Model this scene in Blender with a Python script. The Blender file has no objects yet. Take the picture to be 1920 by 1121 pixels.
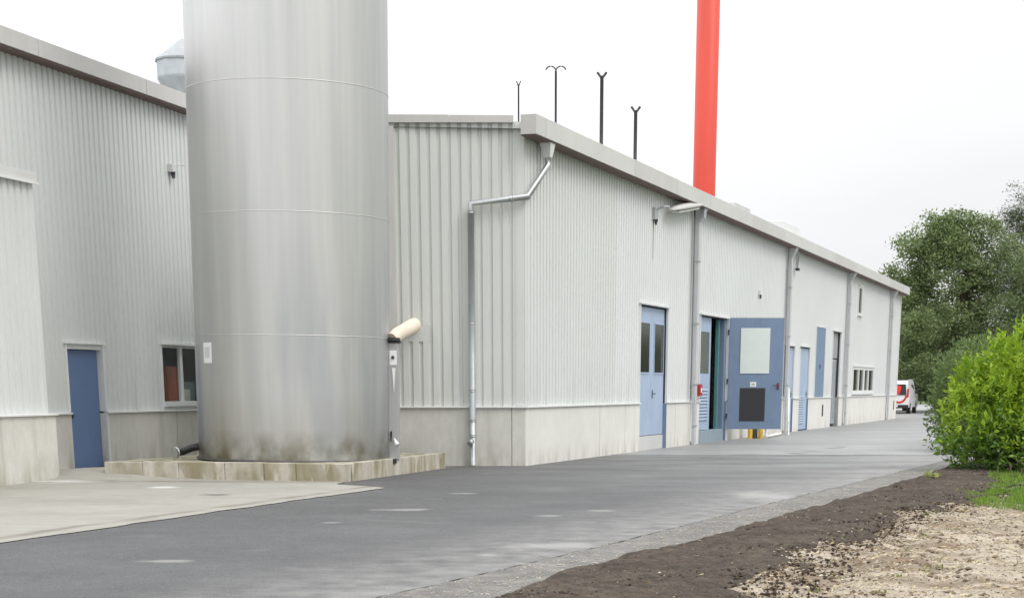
import bpy, math, random
import numpy as np
from mathutils import Vector, Matrix, noise
random.seed(7); rng = np.random.default_rng(7)
R = math.radians; PI = math.pi
S = bpy.context.scene
COL = S.collection

# ------------------------------------------------------------------ helpers
class MB:
    def __init__(s): s.v=[]; s.f=[]; s.sm=[]
    def add(s, vs, fs, smooth=False):
        n=len(s.v); s.v += [tuple(p) for p in vs]
        s.f += [tuple(i+n for i in f) for f in fs]; s.sm += [smooth]*len(fs); return s
    def quad(s,a,b,c,d): return s.add([a,b,c,d],[(0,1,2,3)])
    def hexa(s,b,t):
        return s.add(list(b)+list(t),[(0,3,2,1),(4,5,6,7),(0,1,5,4),(1,2,6,5),(2,3,7,6),(3,0,4,7)])
    def build(s,name,mat,parent=None,bevel=0,loc=None):
        me=bpy.data.meshes.new(name)
        off=Vector((0,0,0))
        if parent is not None: off=parent.matrix_world.translation if parent.parent is None else WLOC[parent]
        if loc is not None: off=Vector(loc)
        me.from_pydata([(p[0]-off[0],p[1]-off[1],p[2]-off[2]) for p in s.v],[],s.f)
        me.polygons.foreach_set('use_smooth',s.sm)
        o=bpy.data.objects.new(name,me); COL.objects.link(o)
        me.materials.append(mat)
        if parent is not None: o.parent=parent
        if loc is not None and parent is None: o.location=off
        WLOC[o]=Vector(off)
        if bevel:
            m=o.modifiers.new('bevel','BEVEL'); m.width=bevel; m.segments=2; m.limit_method='ANGLE'
        return o
def pieces(mb,name,mat,parent,bevel=0,label=None):
    """one object for every connected piece in mb"""
    par=list(range(len(mb.v)))
    def find(i):
        while par[i]!=i: par[i]=par[par[i]]; i=par[i]
        return i
    for f in mb.f:
        r=find(f[0])
        for i in f[1:]: par[find(i)]=r
    groups={}
    for f,sm in zip(mb.f,mb.sm): groups.setdefault(find(f[0]),[]).append((f,sm))
    out=[]
    for fs in groups.values():
        m2=MB(); mp={}
        for f,sm in fs:
            for i in f:
                if i not in mp: mp[i]=len(m2.v); m2.v.append(mb.v[i])
            m2.f.append(tuple(mp[i] for i in f)); m2.sm.append(sm)
        out.append(m2.build(name,mat,parent,bevel))
    return out
WLOC={}
def tag(o,label=None,cat=None,group=None,kind=None):
    if label: o['label']=label
    if cat: o['category']=cat
    if group: o['group']=group
    if kind: o['kind']=kind
    return o
def thing(name,label,cat,loc,group=None):
    o=bpy.data.objects.new(name,None); COL.objects.link(o); o.location=loc
    o.empty_display_size=.2
    bpy.context.view_layer.update()
    WLOC[o]=Vector(loc); return tag(o,label,cat,group)
class Frame:
    """t along the wall, o outwards, z up"""
    def __init__(s,P,ang):
        s.P=P; s.d=(math.sin(R(ang)),math.cos(R(ang))); s.n=(s.d[1],-s.d[0])
    def p(s,t,o,z): return (s.P[0]+t*s.d[0]+o*s.n[0], s.P[1]+t*s.d[1]+o*s.n[1], z)
    def box(s,mb,t0,t1,o0,o1,z0,z1):
        b=[s.p(t0,o0,z0),s.p(t1,o0,z0),s.p(t1,o1,z0),s.p(t0,o1,z0)]
        t=[s.p(t0,o0,z1),s.p(t1,o0,z1),s.p(t1,o1,z1),s.p(t0,o1,z1)]
        # t,o,z is left-handed: flip
        mb.hexa([b[0],b[3],b[2],b[1]],[t[0],t[3],t[2],t[1]]); return mb
    def prism(s,mb,t0,t1,o0,o1,z0,z1a,z1b):
        b=[s.p(t0,o0,z0),s.p(t1,o0,z0),s.p(t1,o1,z0),s.p(t0,o1,z0)]
        t=[s.p(t0,o0,z1a),s.p(t1,o0,z1b),s.p(t1,o1,z1b),s.p(t0,o1,z1a)]
        mb.hexa([b[0],b[3],b[2],b[1]],[t[0],t[3],t[2],t[1]]); return mb
W0=Frame((0,0),90)   # t = +X, outwards = -Y
def tube(mb,pts,r,n=14,caps=True,smooth=True):
    pts=[Vector(p) for p in pts]; rs=r if isinstance(r,(list,tuple)) else [r]*len(pts)
    rings=[]; ref=None
    for i,p in enumerate(pts):
        a=(pts[i]-pts[i-1]).normalized() if i>0 else (pts[1]-pts[0]).normalized()
        b=(pts[i+1]-pts[i]).normalized() if i<len(pts)-1 else a
        d=(a+b).normalized()
        if ref is None: ref=Vector((0,0,1)) if abs(d.z)<.9 else Vector((1,0,0))
        x=d.cross(ref).normalized(); y=d.cross(x).normalized(); ref=-y if False else ref
        c=max(.5,a.dot(d))
        rings.append([p+(x*math.cos(2*PI*k/n)+y*math.sin(2*PI*k/n))*rs[i]/1 for k in range(n)])
    vs=[v for rg in rings for v in rg]; fs=[]
    for i in range(len(rings)-1):
        for k in range(n):
            k2=(k+1)%n; fs.append((i*n+k,i*n+k2,(i+1)*n+k2,(i+1)*n+k))
    if caps: fs+=[tuple(range(n)),tuple(range(len(vs)-n,len(vs)))[::-1]]
    mb.add(vs,fs,smooth)
    if caps: mb.sm[-1]=mb.sm[-2]=False
    return mb
def lathe(mb,c,prof,n=64,smooth=True,a0=0,a1=2*PI):
    full=abs(a1-a0-2*PI)<1e-6; m=n if full else n+1
    vs=[(c[0]+r*math.cos(a0+(a1-a0)*k/n),c[1]+r*math.sin(a0+(a1-a0)*k/n),c[2]+z) for r,z in prof for k in range(m)]
    fs=[]
    for i in range(len(prof)-1):
        for k in range(n):
            k2=(k+1)%m; fs.append((i*m+k,i*m+k2,(i+1)*m+k2,(i+1)*m+k))
    return mb.add(vs,fs,smooth)

# ------------------------------------------------------------------ materials
def mat(name,col,rough=.7,metal=0,bump=None,var=None,spec=.5,**kw):
    """var=(scale,amount,stretch xyz) mottling; bump=(scale,strength,dist)"""
    m=bpy.data.materials.new(name); m.use_nodes=True; N=m.node_tree.nodes; L=m.node_tree.links
    b=N['Principled BSDF']; b.inputs['Roughness'].default_value=rough; b.inputs['Metallic'].default_value=metal
    b.inputs['Specular IOR Level'].default_value=spec
    b.inputs['Base Color'].default_value=(*col,1)
    tc=N.new('ShaderNodeTexCoord')
    out=None
    if var:
        for i,(sc,amt,st) in enumerate(var if isinstance(var,list) else [var]):
            mp=N.new('ShaderNodeMapping'); mp.inputs['Scale'].default_value=st; L.new(tc.outputs['Object'],mp.inputs[0])
            nz=N.new('ShaderNodeTexNoise'); nz.inputs['Scale'].default_value=sc; nz.inputs['Detail'].default_value=6; nz.inputs['Roughness'].default_value=.62
            L.new(mp.outputs[0],nz.inputs[0])
            r=N.new('ShaderNodeMapRange'); r.inputs[1].default_value=.3; r.inputs[2].default_value=.7; r.inputs[3].default_value=1-amt; r.inputs[4].default_value=1+amt
            L.new(nz.outputs[0],r.inputs[0])
            mx=N.new('ShaderNodeVectorMath'); mx.operation='SCALE'
            if out is None: mx.inputs[0].default_value=col
            else: L.new(out,mx.inputs[0])
            L.new(r.outputs[0],mx.inputs['Scale']); out=mx.outputs[0]
        L.new(out,b.inputs['Base Color'])
    if bump:
        nz=N.new('ShaderNodeTexNoise'); nz.inputs['Scale'].default_value=bump[0]; nz.inputs['Detail'].default_value=5
        L.new(tc.outputs['Object'],nz.inputs[0])
        bp=N.new('ShaderNodeBump'); bp.inputs['Strength'].default_value=bump[1]; bp.inputs['Distance'].default_value=bump[2]
        L.new(nz.outputs[0],bp.inputs['Height']); L.new(bp.outputs[0],b.inputs['Normal'])
    m['out']=0
    return m
def nodes(m): return m.node_tree.nodes,m.node_tree.links,m.node_tree.nodes['Principled BSDF']
def cur_color(m):
    N,L,b=nodes(m)
    return b.inputs['Base Color'].links[0].from_socket if b.inputs['Base Color'].links else None
def overlay(m,col,fac_socket):
    """mix a stain colour over the current base colour"""
    N,L,b=nodes(m); mx=N.new('ShaderNodeMix'); mx.data_type='RGBA'
    cs=cur_color(m)
    if cs: L.new(cs,mx.inputs[6])
    else: mx.inputs[6].default_value=b.inputs['Base Color'].default_value
    mx.inputs[7].default_value=(*col,1); L.new(fac_socket,mx.inputs[0]); L.new(mx.outputs[2],b.inputs['Base Color'])
def noise_mask(m,scale,lo,hi,st=(1,1,1),amt=1,detail=6,coord='Object',dist=0):
    N,L,b=nodes(m); tc=N.new('ShaderNodeTexCoord'); mp=N.new('ShaderNodeMapping'); mp.inputs['Scale'].default_value=st
    L.new(tc.outputs[coord],mp.inputs[0]); nz=N.new('ShaderNodeTexNoise'); nz.inputs['Scale'].default_value=scale; nz.inputs['Detail'].default_value=detail
    nz.inputs['Distortion'].default_value=dist
    L.new(mp.outputs[0],nz.inputs[0]); r=N.new('ShaderNodeMapRange'); r.inputs[1].default_value=lo; r.inputs[2].default_value=hi; r.inputs[4].default_value=amt
    L.new(nz.outputs[0],r.inputs[0]); return r.outputs[0]
def zmask(m,z0,z1,a0,a1):
    N,L,b=nodes(m); g=N.new('ShaderNodeNewGeometry'); s=N.new('ShaderNodeSeparateXYZ'); L.new(g.outputs['Position'],s.inputs[0])
    r=N.new('ShaderNodeMapRange'); r.inputs[1].default_value=z0; r.inputs[2].default_value=z1; r.inputs[3].default_value=a0; r.inputs[4].default_value=a1
    L.new(s.outputs[2],r.inputs[0]); return r.outputs[0]
def mmath(m,op,a,b_):
    N,L,b=nodes(m); x=N.new('ShaderNodeMath'); x.operation=op; x.use_clamp=True
    for i,q in enumerate((a,b_)):
        if isinstance(q,(int,float)): x.inputs[i].default_value=q
        else: L.new(q,x.inputs[i])
    return x.outputs[0]
def spots(m,pts,amt):
    """soft round marks at ground points (x,y,rx,ry)"""
    N,L,b=nodes(m); g=N.new('ShaderNodeNewGeometry'); acc=None
    nz=N.new('ShaderNodeTexNoise'); nz.inputs['Scale'].default_value=3; nz.inputs['Detail'].default_value=5; L.new(g.outputs['Position'],nz.inputs[0])
    for (x,y,rx,ry) in pts:
        s=N.new('ShaderNodeVectorMath'); s.operation='SUBTRACT'; L.new(g.outputs['Position'],s.inputs[0]); s.inputs[1].default_value=(x,y,0)
        q=N.new('ShaderNodeVectorMath'); q.operation='MULTIPLY'; L.new(s.outputs[0],q.inputs[0]); q.inputs[1].default_value=(1/rx,1/ry,0)
        l=N.new('ShaderNodeVectorMath'); l.operation='LENGTH'; L.new(q.outputs[0],l.inputs[0])
        e=N.new('ShaderNodeMath'); e.operation='ADD'; L.new(l.outputs['Value'],e.inputs[0])
        e2=N.new('ShaderNodeMath'); e2.operation='MULTIPLY_ADD'; L.new(nz.outputs[0],e2.inputs[0]); e2.inputs[1].default_value=1.6; e2.inputs[2].default_value=-.8; L.new(e2.outputs[0],e.inputs[1])
        r=N.new('ShaderNodeMapRange'); r.inputs[1].default_value=.4; r.inputs[2].default_value=1.1; r.inputs[3].default_value=amt; r.inputs[4].default_value=0; L.new(e.outputs[0],r.inputs[0])
        acc=r.outputs[0] if acc is None else mmath(m,'MAXIMUM',acc,r.outputs[0])
    return acc

M={}
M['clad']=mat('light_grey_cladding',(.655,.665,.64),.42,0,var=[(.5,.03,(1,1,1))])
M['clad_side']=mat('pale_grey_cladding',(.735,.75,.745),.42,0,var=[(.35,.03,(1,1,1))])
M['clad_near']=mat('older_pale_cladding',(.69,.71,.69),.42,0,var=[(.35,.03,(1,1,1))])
M['clad_left']=mat('grey_green_cladding',(.66,.68,.665),.42,0,var=[(.5,.03,(1,1,1)),(3,.02,(1,1,.08))])
for k in ('clad','clad_side','clad_left','clad_near'):
    f=mmath(M[k],'MULTIPLY',noise_mask(M[k],5,.45,.75,(1,1,.12),.35),zmask(M[k],1.1,2.2,1,.12)); overlay(M[k],(.36,.35,.29),f)
M['trim']=mat('pale_trim_sheet',(.60,.60,.585),.45,0,var=(1.2,.05,(1,1,1)))
M['trimw']=mat('white_trim_sheet',(.74,.75,.74),.45,0,var=(2,.05,(1,1,1)))
M['fascia']=mat('warm_grey_fascia',(.56,.545,.525),.5,0,var=[(.7,.05,(1,1,1)),(8,.03,(1,1,.2))])
M['fascia2']=mat('warm_grey_fascia_weathered',(.60,.59,.57),.5,0,var=[(.7,.06,(1,1,1)),(8,.03,(1,1,.2))])
M['soffit']=mat('brown_soffit',(.16,.11,.10),.8)
M['conc']=mat('precast_concrete',(.59,.58,.535),.85,0,bump=(40,.25,.004),var=[(.8,.09,(1,1,1)),(9,.06,(1,1,.5)),(60,.05,(1,1,1))])
f=mmath(M['conc'],'MULTIPLY',noise_mask(M['conc'],4,.42,.65,(1,1,.25),.8),zmask(M['conc'],0,.55,.75,0)); overlay(M['conc'],(.27,.24,.16),f)
overlay(M['conc'],(.33,.32,.27),noise_mask(M['conc'],3.5,.56,.75,(1,1,.08),.5))
M['concw']=mat('pale_painted_concrete',(.70,.69,.65),.8,0,bump=(40,.2,.003),var=[(.8,.06,(1,1,1)),(9,.03,(1,1,.4))])
f=mmath(M['concw'],'MULTIPLY',noise_mask(M['concw'],4,.45,.68,(1,1,.3),.7),zmask(M['concw'],0,.4,.7,0)); overlay(M['concw'],(.36,.31,.23),f)
overlay(M['concw'],(.42,.40,.35),noise_mask(M['concw'],4,.62,.8,(1,1,.06),.35))
M['ped']=mat('stained_concrete_blocks',(.48,.45,.38),.85,0,bump=(30,.3,.006),var=[(2,.12,(1,1,1)),(20,.08,(1,1,1))])
overlay(M['ped'],(.24,.205,.11),noise_mask(M['ped'],2.6,.42,.60,(1,1,.4),.8,dist=.4))
overlay(M['ped'],(.62,.59,.52),noise_mask(M['ped'],5.5,.57,.66,(1,1,.3),.7))
M['moss']=mat('mossy_concrete_top',(.40,.37,.28),.9,0,bump=(30,.4,.01),var=[(3,.15,(1,1,1))])
overlay(M['moss'],(.10,.10,.035),noise_mask(M['moss'],6,.47,.6,(1,1,1),.9))
# brushed steel tank skin
m=M['steel']=mat('brushed_stainless_steel',(.60,.60,.59),.36,1)
N,L,b=nodes(m); tc=N.new('ShaderNodeTexCoord')
def nz_(st,sc,det=4):
    mp=N.new('ShaderNodeMapping'); mp.inputs['Scale'].default_value=st; L.new(tc.outputs['Object'],mp.inputs[0])
    q=N.new('ShaderNodeTexNoise'); q.inputs['Scale'].default_value=sc; q.inputs['Detail'].default_value=det; L.new(mp.outputs[0],q.inputs[0]); return q.outputs[0]
v1=nz_((1,1,.06),1.6,3); v2=nz_((1,1,.015),14,4); v3=nz_((1,1,30),3,3)
def mr(s,a,b_,c,d):
    r=N.new('ShaderNodeMapRange'); r.inputs[1].default_value=a; r.inputs[2].default_value=b_; r.inputs[3].default_value=c; r.inputs[4].default_value=d; L.new(s,r.inputs[0]); return r.outputs[0]
L.new(mr(v1,.35,.65,.40,.56),b.inputs['Roughness'])
c1=N.new('ShaderNodeMix'); c1.data_type='RGBA'; c1.inputs[6].default_value=(.53,.535,.53,1); c1.inputs[7].default_value=(.70,.685,.665,1); mxv=N.new('ShaderNodeMath'); mxv.operation='MULTIPLY_ADD'; L.new(v2,mxv.inputs[0]); mxv.inputs[1].default_value=.3; L.new(mr(nz_((1,1,.05),2.6,3),.3,.7,0,.7),mxv.inputs[2]); L.new(mxv.outputs[0],c1.inputs[0])
L.new(c1.outputs[2],b.inputs['Base Color'])
b1=N.new('ShaderNodeBump'); b1.inputs['Strength'].default_value=.5; b1.inputs['Distance'].default_value=.03; L.new(v1,b1.inputs['Height'])
b2=N.new('ShaderNodeBump'); b2.inputs['Strength'].default_value=.10; b2.inputs['Distance'].default_value=.004; L.new(v3,b2.inputs['Height']); L.new(b1.outputs[0],b2.inputs['Normal'])
L.new(b2.outputs[0],b.inputs['Normal'])
f=mmath(m,'MULTIPLY',noise_mask(m,2.4,.38,.62,(1,1,.8),.95),zmask(m,.40,.85,1,0)); overlay(m,(.13,.11,.05),f)
f=mmath(m,'MULTIPLY',noise_mask(m,1.2,.2,.7,(1,1,.3),.6),zmask(m,.5,1.5,1,0)); overlay(m,(.36,.34,.28),f)  # ground reflection painted in as a darker, warmer tone low on the shell
f=mmath(m,'MULTIPLY',noise_mask(m,1.7,.50,.66,(1,1,.12),.35),zmask(m,2.3,4.3,1,.1)); overlay(m,(.33,.36,.40),f)
M['weld']=mat('polished_weld',(.66,.65,.64),.55,1)
M['galv']=mat('galvanised_steel',(.50,.52,.53),.42,.75,var=[(5,.12,(1,1,1)),(30,.08,(1,1,1))])
M['pipe']=mat('grey_downpipe_paint',(.52,.53,.54),.45,0,var=[(2,.06,(1,1,1)),(10,.04,(1,1,.1))])
M['pipe_d']=mat('blue_grey_downpipe',(.38,.405,.42),.4,.3,var=[(3,.08,(1,1,1))])
M['blue']=mat('blue_door_paint',(.125,.20,.37),.5,0,var=[(1.5,.06,(1,1,1)),(20,.03,(1,1,.2))])
M['blue2']=mat('faded_blue_door_paint',(.175,.245,.36),.5,0,var=[(1.5,.06,(1,1,1)),(12,.05,(1,1,.15))])
M['blue3']=mat('light_blue_door_paint',(.38,.47,.62),.45,0,var=[(1.2,.06,(1,1,1)),(12,.04,(1,1,.1))])
M['grey_door']=mat('weathered_grey_door',(.33,.35,.36),.5,0,var=[(1.2,.12,(1,1,1)),(10,.1,(1,1,.15))])
M['teal']=mat('teal_paint',(.10,.27,.28),.5,0,var=(3,.1,(1,1,.3)))
M['glass']=mat('dark_window_glass',(.035,.038,.032),.10,0,spec=.18)
M['black']=mat('black_plastic',(.02,.02,.02),.5)
M['grille']=mat('dark_grille',(.06,.06,.07),.5,.3)
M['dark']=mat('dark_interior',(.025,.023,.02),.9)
M['white']=mat('white_panel',(.70,.76,.72),.5,0,var=(2,.04,(1,1,1)))
M['paper']=mat('white_label',(.80,.80,.80),.5)
M['cream']=mat('cream_insulation',(.70,.62,.50),.7,0,bump=(12,.3,.01),var=[(6,.08,(1,1,1))])
M['red']=mat('red_box_paint',(.42,.03,.025),.4)
M['chim']=mat('orange_red_chimney_paint',(.68,.062,.034),.5,0,var=[(.5,.06,(1,1,.3)),(6,.03,(1,1,.1))])
overlay(M['chim'],(.50,.05,.035),noise_mask(M['chim'],3,.5,.75,(1,1,.06),.5))
M['rust']=mat('dark_weathered_steel',(.09,.08,.078),.7,0,var=(8,.3,(1,1,.3)))
M['yel']=mat('yellow_paint',(.62,.40,.02),.5)
M['roof']=mat('grey_roof_membrane',(.3,.3,.3),.9,0,var=(1,.1,(1,1,1)))
M['inside_r']=mat('rust_red_cabinet',(.6,.13,.07),.5)
M['inside_g']=mat('blue_grey_machine',(.25,.30,.36),.5)
# thin window glass with the room showing behind
m=M['pane']=bpy.data.materials.new('clear_window_pane'); m.use_nodes=True; N=m.node_tree.nodes; L=m.node_tree.links; N.clear()
o_=N.new('ShaderNodeOutputMaterial'); g_=N.new('ShaderNodeBsdfGlossy'); g_.inputs['Roughness'].default_value=.03; t_=N.new('ShaderNodeBsdfTransparent'); t_.inputs[0].default_value=(.9,.92,.9,1)
mxs=N.new('ShaderNodeMixShader'); mxs.inputs[0].default_value=.07; L.new(t_.outputs[0],mxs.inputs[1]); L.new(g_.outputs[0],mxs.inputs[2]); L.new(mxs.outputs[0],o_.inputs[0])
# grounds
m=M['asphalt']=mat('new_asphalt',(.080,.080,.081),.6,0,bump=(45,1,.02),var=[(.35,.10,(.8,1,1)),(1.6,.09,(1,1,1)),(9,.15,(1,1,1)),(38,.5,(1,1,1))],spec=.5)
N_,L_n,b_n=nodes(m)
rr_=N_.new('ShaderNodeMapRange'); rr_.inputs[3].default_value=.50; rr_.inputs[4].default_value=.70; L_n.new(noise_mask(m,.6,.35,.65,(.8,1,1),1),rr_.inputs[0]); L_n.new(rr_.outputs[0],b_n.inputs['Roughness'])
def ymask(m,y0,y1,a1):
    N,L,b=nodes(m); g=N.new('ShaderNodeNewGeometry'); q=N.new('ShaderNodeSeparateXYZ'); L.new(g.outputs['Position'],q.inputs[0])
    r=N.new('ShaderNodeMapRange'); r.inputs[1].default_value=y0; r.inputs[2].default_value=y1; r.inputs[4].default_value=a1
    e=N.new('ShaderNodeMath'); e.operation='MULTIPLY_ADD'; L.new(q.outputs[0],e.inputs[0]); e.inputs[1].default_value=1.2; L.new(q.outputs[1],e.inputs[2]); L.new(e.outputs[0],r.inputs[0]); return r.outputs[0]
overlay(m,(.23,.23,.226),mmath(m,'MULTIPLY',ymask(m,26,50,1.0),noise_mask(m,.8,.25,.6,(.4,1,1),1)))  # grazing sky sheen and dust painted as paler asphalt, farther off and rightward
def edgemask(m,w0,w1,amt):
    # pale dust gathered along the worn right edge of the road
    N,L,b=nodes(m); g=N.new('ShaderNodeNewGeometry'); d=N.new('ShaderNodeVectorMath'); d.operation='DOT_PRODUCT'; L.new(g.outputs['Position'],d.inputs[0]); d.inputs[1].default_value=(1,-.41,0)
    r=N.new('ShaderNodeMapRange'); r.inputs[1].default_value=-6.53-w0; r.inputs[2].default_value=-6.53-w1; r.inputs[4].default_value=amt; L.new(d.outputs['Value'],r.inputs[0]); return r.outputs[0]
overlay(m,(.30,.29,.275),mmath(m,'MULTIPLY',edgemask(m,2.2,.1,1),noise_mask(m,4,.20,.75,(.8,.8,1),.8,dist=.2)))
overlay(m,(.27,.26,.25),noise_mask(m,.9,.62,.80,(.8,1,1),.35,dist=.5))
overlay(m,(.42,.41,.39),spots(m,[(-3.35,15.8,.28,.16),(-1.7,22.6,.42,.25),(-1.0,26.1,.25,.2),(.2,21.5,.18,.16),(-.45,16.4,.12,.12),(.9,22.4,.2,.16),(-2.4,20.4,.12,.12),(3.4,25.6,.5,1.2),(.2,17.4,.5,.35)],.42))
m=M['old_asphalt']=mat('old_asphalt',(.27,.27,.265),.5,0,bump=(70,.6,.01),var=[(.25,.2,(.4,1,1)),(1.5,.16,(.4,1,1)),(60,.35,(1,1,1))])
overlay(m,(.08,.08,.08),noise_mask(m,1.1,.64,.70,(.35,1,1),.6,dist=1))
overlay(m,(.05,.05,.05),spots(m,[(6.3,41.9,.3,.35),(6.9,43.2,.35,.25),(7.8,45.6,.4,.3),(8.2,46.5,.2,.4),(5.2,41.2,.5,.15)],.8))
m=M['shoulder']=mat('broken_asphalt_shoulder',(.165,.16,.15),.85,0,bump=(60,1,.02),var=[(.8,.2,(1,1,1)),(7,.22,(1,1,1)),(90,.5,(1,1,1))])
overlay(m,(.30,.285,.25),noise_mask(m,3,.50,.68,(1,1,1),.5))
m=M['apron']=mat('concrete_apron',(.315,.30,.265),.8,0,bump=(60,.3,.005),var=[(.5,.10,(1,1,1)),(3,.08,(1,1,1)),(60,.10,(1,1,1))])
overlay(m,(.24,.22,.19),noise_mask(m,.9,.50,.72,(.35,1,1),.6,dist=.8))
overlay(m,(.66,.65,.62),spots(m,[(-8.0,29.0,.8,.35),(-5.9,27.6,.3,.3),(-6.6,30.3,.5,.3)],.7))
overlay(m,(.10,.09,.08),spots(m,[(-4.7,25.6,.22,.28)],.8))
N,L,b=nodes(m); g_e=N.new('ShaderNodeNewGeometry'); dd=N.new('ShaderNodeVectorMath'); dd.operation='DOT_PRODUCT'; L.new(g_e.outputs['Position'],dd.inputs[0]); dd.inputs[1].default_value=(1,-.322,0)
nn_=N.new('ShaderNodeTexNoise'); nn_.inputs['Scale'].default_value=.9; nn_.inputs['Detail'].default_value=5; L.new(g_e.outputs['Position'],nn_.inputs[0])
ee=N.new('ShaderNodeMath'); ee.operation='MULTIPLY_ADD'; L.new(nn_.outputs[0],ee.inputs[0]); ee.inputs[1].default_value=.35; L.new(dd.outputs['Value'],ee.inputs[2])
ab=N.new('ShaderNodeMath'); ab.operation='ADD'; L.new(ee.outputs[0],ab.inputs[0]); ab.inputs[1].default_value=11.36
ac=N.new('ShaderNodeMath'); ac.operation='ABSOLUTE'; L.new(ab.outputs[0],ac.inputs[0])
rr2=N.new('ShaderNodeMapRange'); rr2.inputs[1].default_value=.03; rr2.inputs[2].default_value=.16; rr2.inputs[3].default_value=.75; rr2.inputs[4].default_value=0; L.new(ac.outputs[0],rr2.inputs[0])
overlay(m,(.15,.13,.10),mmath(m,'MULTIPLY',rr2.outputs[0],noise_mask(m,.7,.35,.6,(1,1,1),1)))
overlay(m,(.16,.14,.11),spots(m,[(-7.9,32.2,1.6,.5),(-6.3,33.5,1.5,.7),(-8.6,28.9,1.5,.15),(-5.4,29.2,2.4,.18)],.7))
m=M['soil']=mat('dark_topsoil',(.072,.058,.046),.95,0,bump=(35,1,.03),var=[(1.2,.3,(1,1,1)),(9,.35,(1,1,1)),(60,.5,(1,1,1))],spec=.2)
overlay(m,(.13,.09,.055),noise_mask(m,14,.58,.70,(1,1,1),.7))
m=M['sand']=mat('sandy_gravel_ground',(.40,.345,.275),.95,0,bump=(40,1,.025),var=[(.7,.16,(1,1,1)),(6,.16,(1,1,1)),(60,.2,(1,1,1))],spec=.2)
overlay(m,(.19,.145,.10),noise_mask(m,1.1,.44,.57,(.45,1.4,1),.85,dist=1.0))
overlay(m,(.16,.13,.085),noise_mask(m,13,.58,.68,(.5,1,1),.7))
overlay(m,(.56,.51,.43),noise_mask(m,2,.60,.74,(.5,1,1),.5))
overlay(m,(.10,.075,.05),noise_mask(m,26,.60,.68,(.6,1,1),.75))
overlay(m,(.30,.17,.09),noise_mask(m,9,.62,.70,(.6,1,1),.6))
overlay(m,(.06,.09,.025),spots(m,[(8.2,25.6,2.6,3.6),(9,30,2.2,5),(7.2,23.6,1.2,1.0)],.95))
M['earth']=mat('grassy_ground',(.07,.10,.035),.95,0,var=[(.3,.3,(1,1,1)),(5,.3,(1,1,1))],spec=.2)
M['clod']=mat('soil_clod',(.05,.036,.027),.95,0,var=(20,.4,(1,1,1)),spec=.2)
M['stone']=mat('pale_stone',(.40,.35,.28),.9,0,var=(5,.45,(1,1,1)),spec=.3)
def leafmat(name,c1,c2,trans=.35,rough=.45):
    m=bpy.data.materials.new(name); m.use_nodes=True; N=m.node_tree.nodes; L=m.node_tree.links; b=N['Principled BSDF']
    g=N.new('ShaderNodeNewGeometry'); tc=N.new('ShaderNodeTexCoord'); nz=N.new('ShaderNodeTexNoise'); nz.inputs['Scale'].default_value=1.1; nz.inputs['Detail'].default_value=3
    L.new(tc.outputs['Object'],nz.inputs[0])
    a=N.new('ShaderNodeMath'); a.operation='MULTIPLY_ADD'; L.new(g.outputs['Random Per Island'],a.inputs[0]); a.inputs[1].default_value=.6; a.inputs[2].default_value=0
    c=N.new('ShaderNodeMapRange'); c.inputs[1].default_value=.35; c.inputs[2].default_value=.65; c.inputs[3].default_value=0; c.inputs[4].default_value=.4; L.new(nz.outputs[0],c.inputs[0])
    s=N.new('ShaderNodeMath'); s.operation='ADD'; L.new(a.outputs[0],s.inputs[0]); L.new(c.outputs[0],s.inputs[1])
    mx=N.new('ShaderNodeMix'); mx.data_type='RGBA'; mx.inputs[6].default_value=(*c1,1); mx.inputs[7].default_value=(*c2,1); L.new(s.outputs[0],mx.inputs[0])
    L.new(mx.outputs[2],b.inputs['Base Color']); b.inputs['Roughness'].default_value=rough; b.inputs['Specular IOR Level'].default_value=.35
    t=N.new('ShaderNodeBsdfTranslucent'); L.new(mx.outputs[2],t.inputs[0]); ms=N.new('ShaderNodeMixShader'); ms.inputs[0].default_value=trans
    o=N['Material Output']; L.new(b.outputs[0],ms.inputs[1]); L.new(t.outputs[0],ms.inputs[2]); L.new(ms.outputs[0],o.inputs[0]); return m
M['leafA']=leafmat('mid_green_leaves',(.10,.145,.055),(.30,.37,.16))
M['leafB']=leafmat('dark_green_leaves',(.08,.12,.045),(.23,.285,.125))
M['leafC']=leafmat('dark_needles',(.045,.07,.032),(.13,.16,.075))
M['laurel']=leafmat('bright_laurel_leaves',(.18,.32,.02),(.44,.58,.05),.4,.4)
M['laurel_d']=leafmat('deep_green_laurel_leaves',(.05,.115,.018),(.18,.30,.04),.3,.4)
M['hedge']=leafmat('dull_green_shrub_leaves',(.08,.13,.04),(.22,.30,.10))
M['grass']=leafmat('fresh_grass_blades',(.09,.19,.02),(.26,.38,.06),.4,.6)
M['sill']=mat('grey_blue_sill',(.27,.34,.39),.6,0,var=(3,.1,(1,1,.3)))
M['dred']=mat('dark_red_plastic',(.16,.03,.03),.4)
M['lump']=mat('brown_dirt_lump',(.17,.125,.085),.95,0,var=(1.5,.6,(1,1,1)),spec=.2)
M['vent']=mat('dull_galvanised_sheet',(.50,.53,.55),.5,.2,var=(4,.12,(1,1,1)))
M['weed']=leafmat('dull_weed_blades',(.13,.16,.05),(.30,.30,.12),.3,.7)
M['bark']=mat('grey_brown_bark',(.07,.055,.042),.9,0,var=(6,.3,(1,1,.3)))
M['twig']=mat('dead_twig',(.16,.12,.09),.9)

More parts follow.
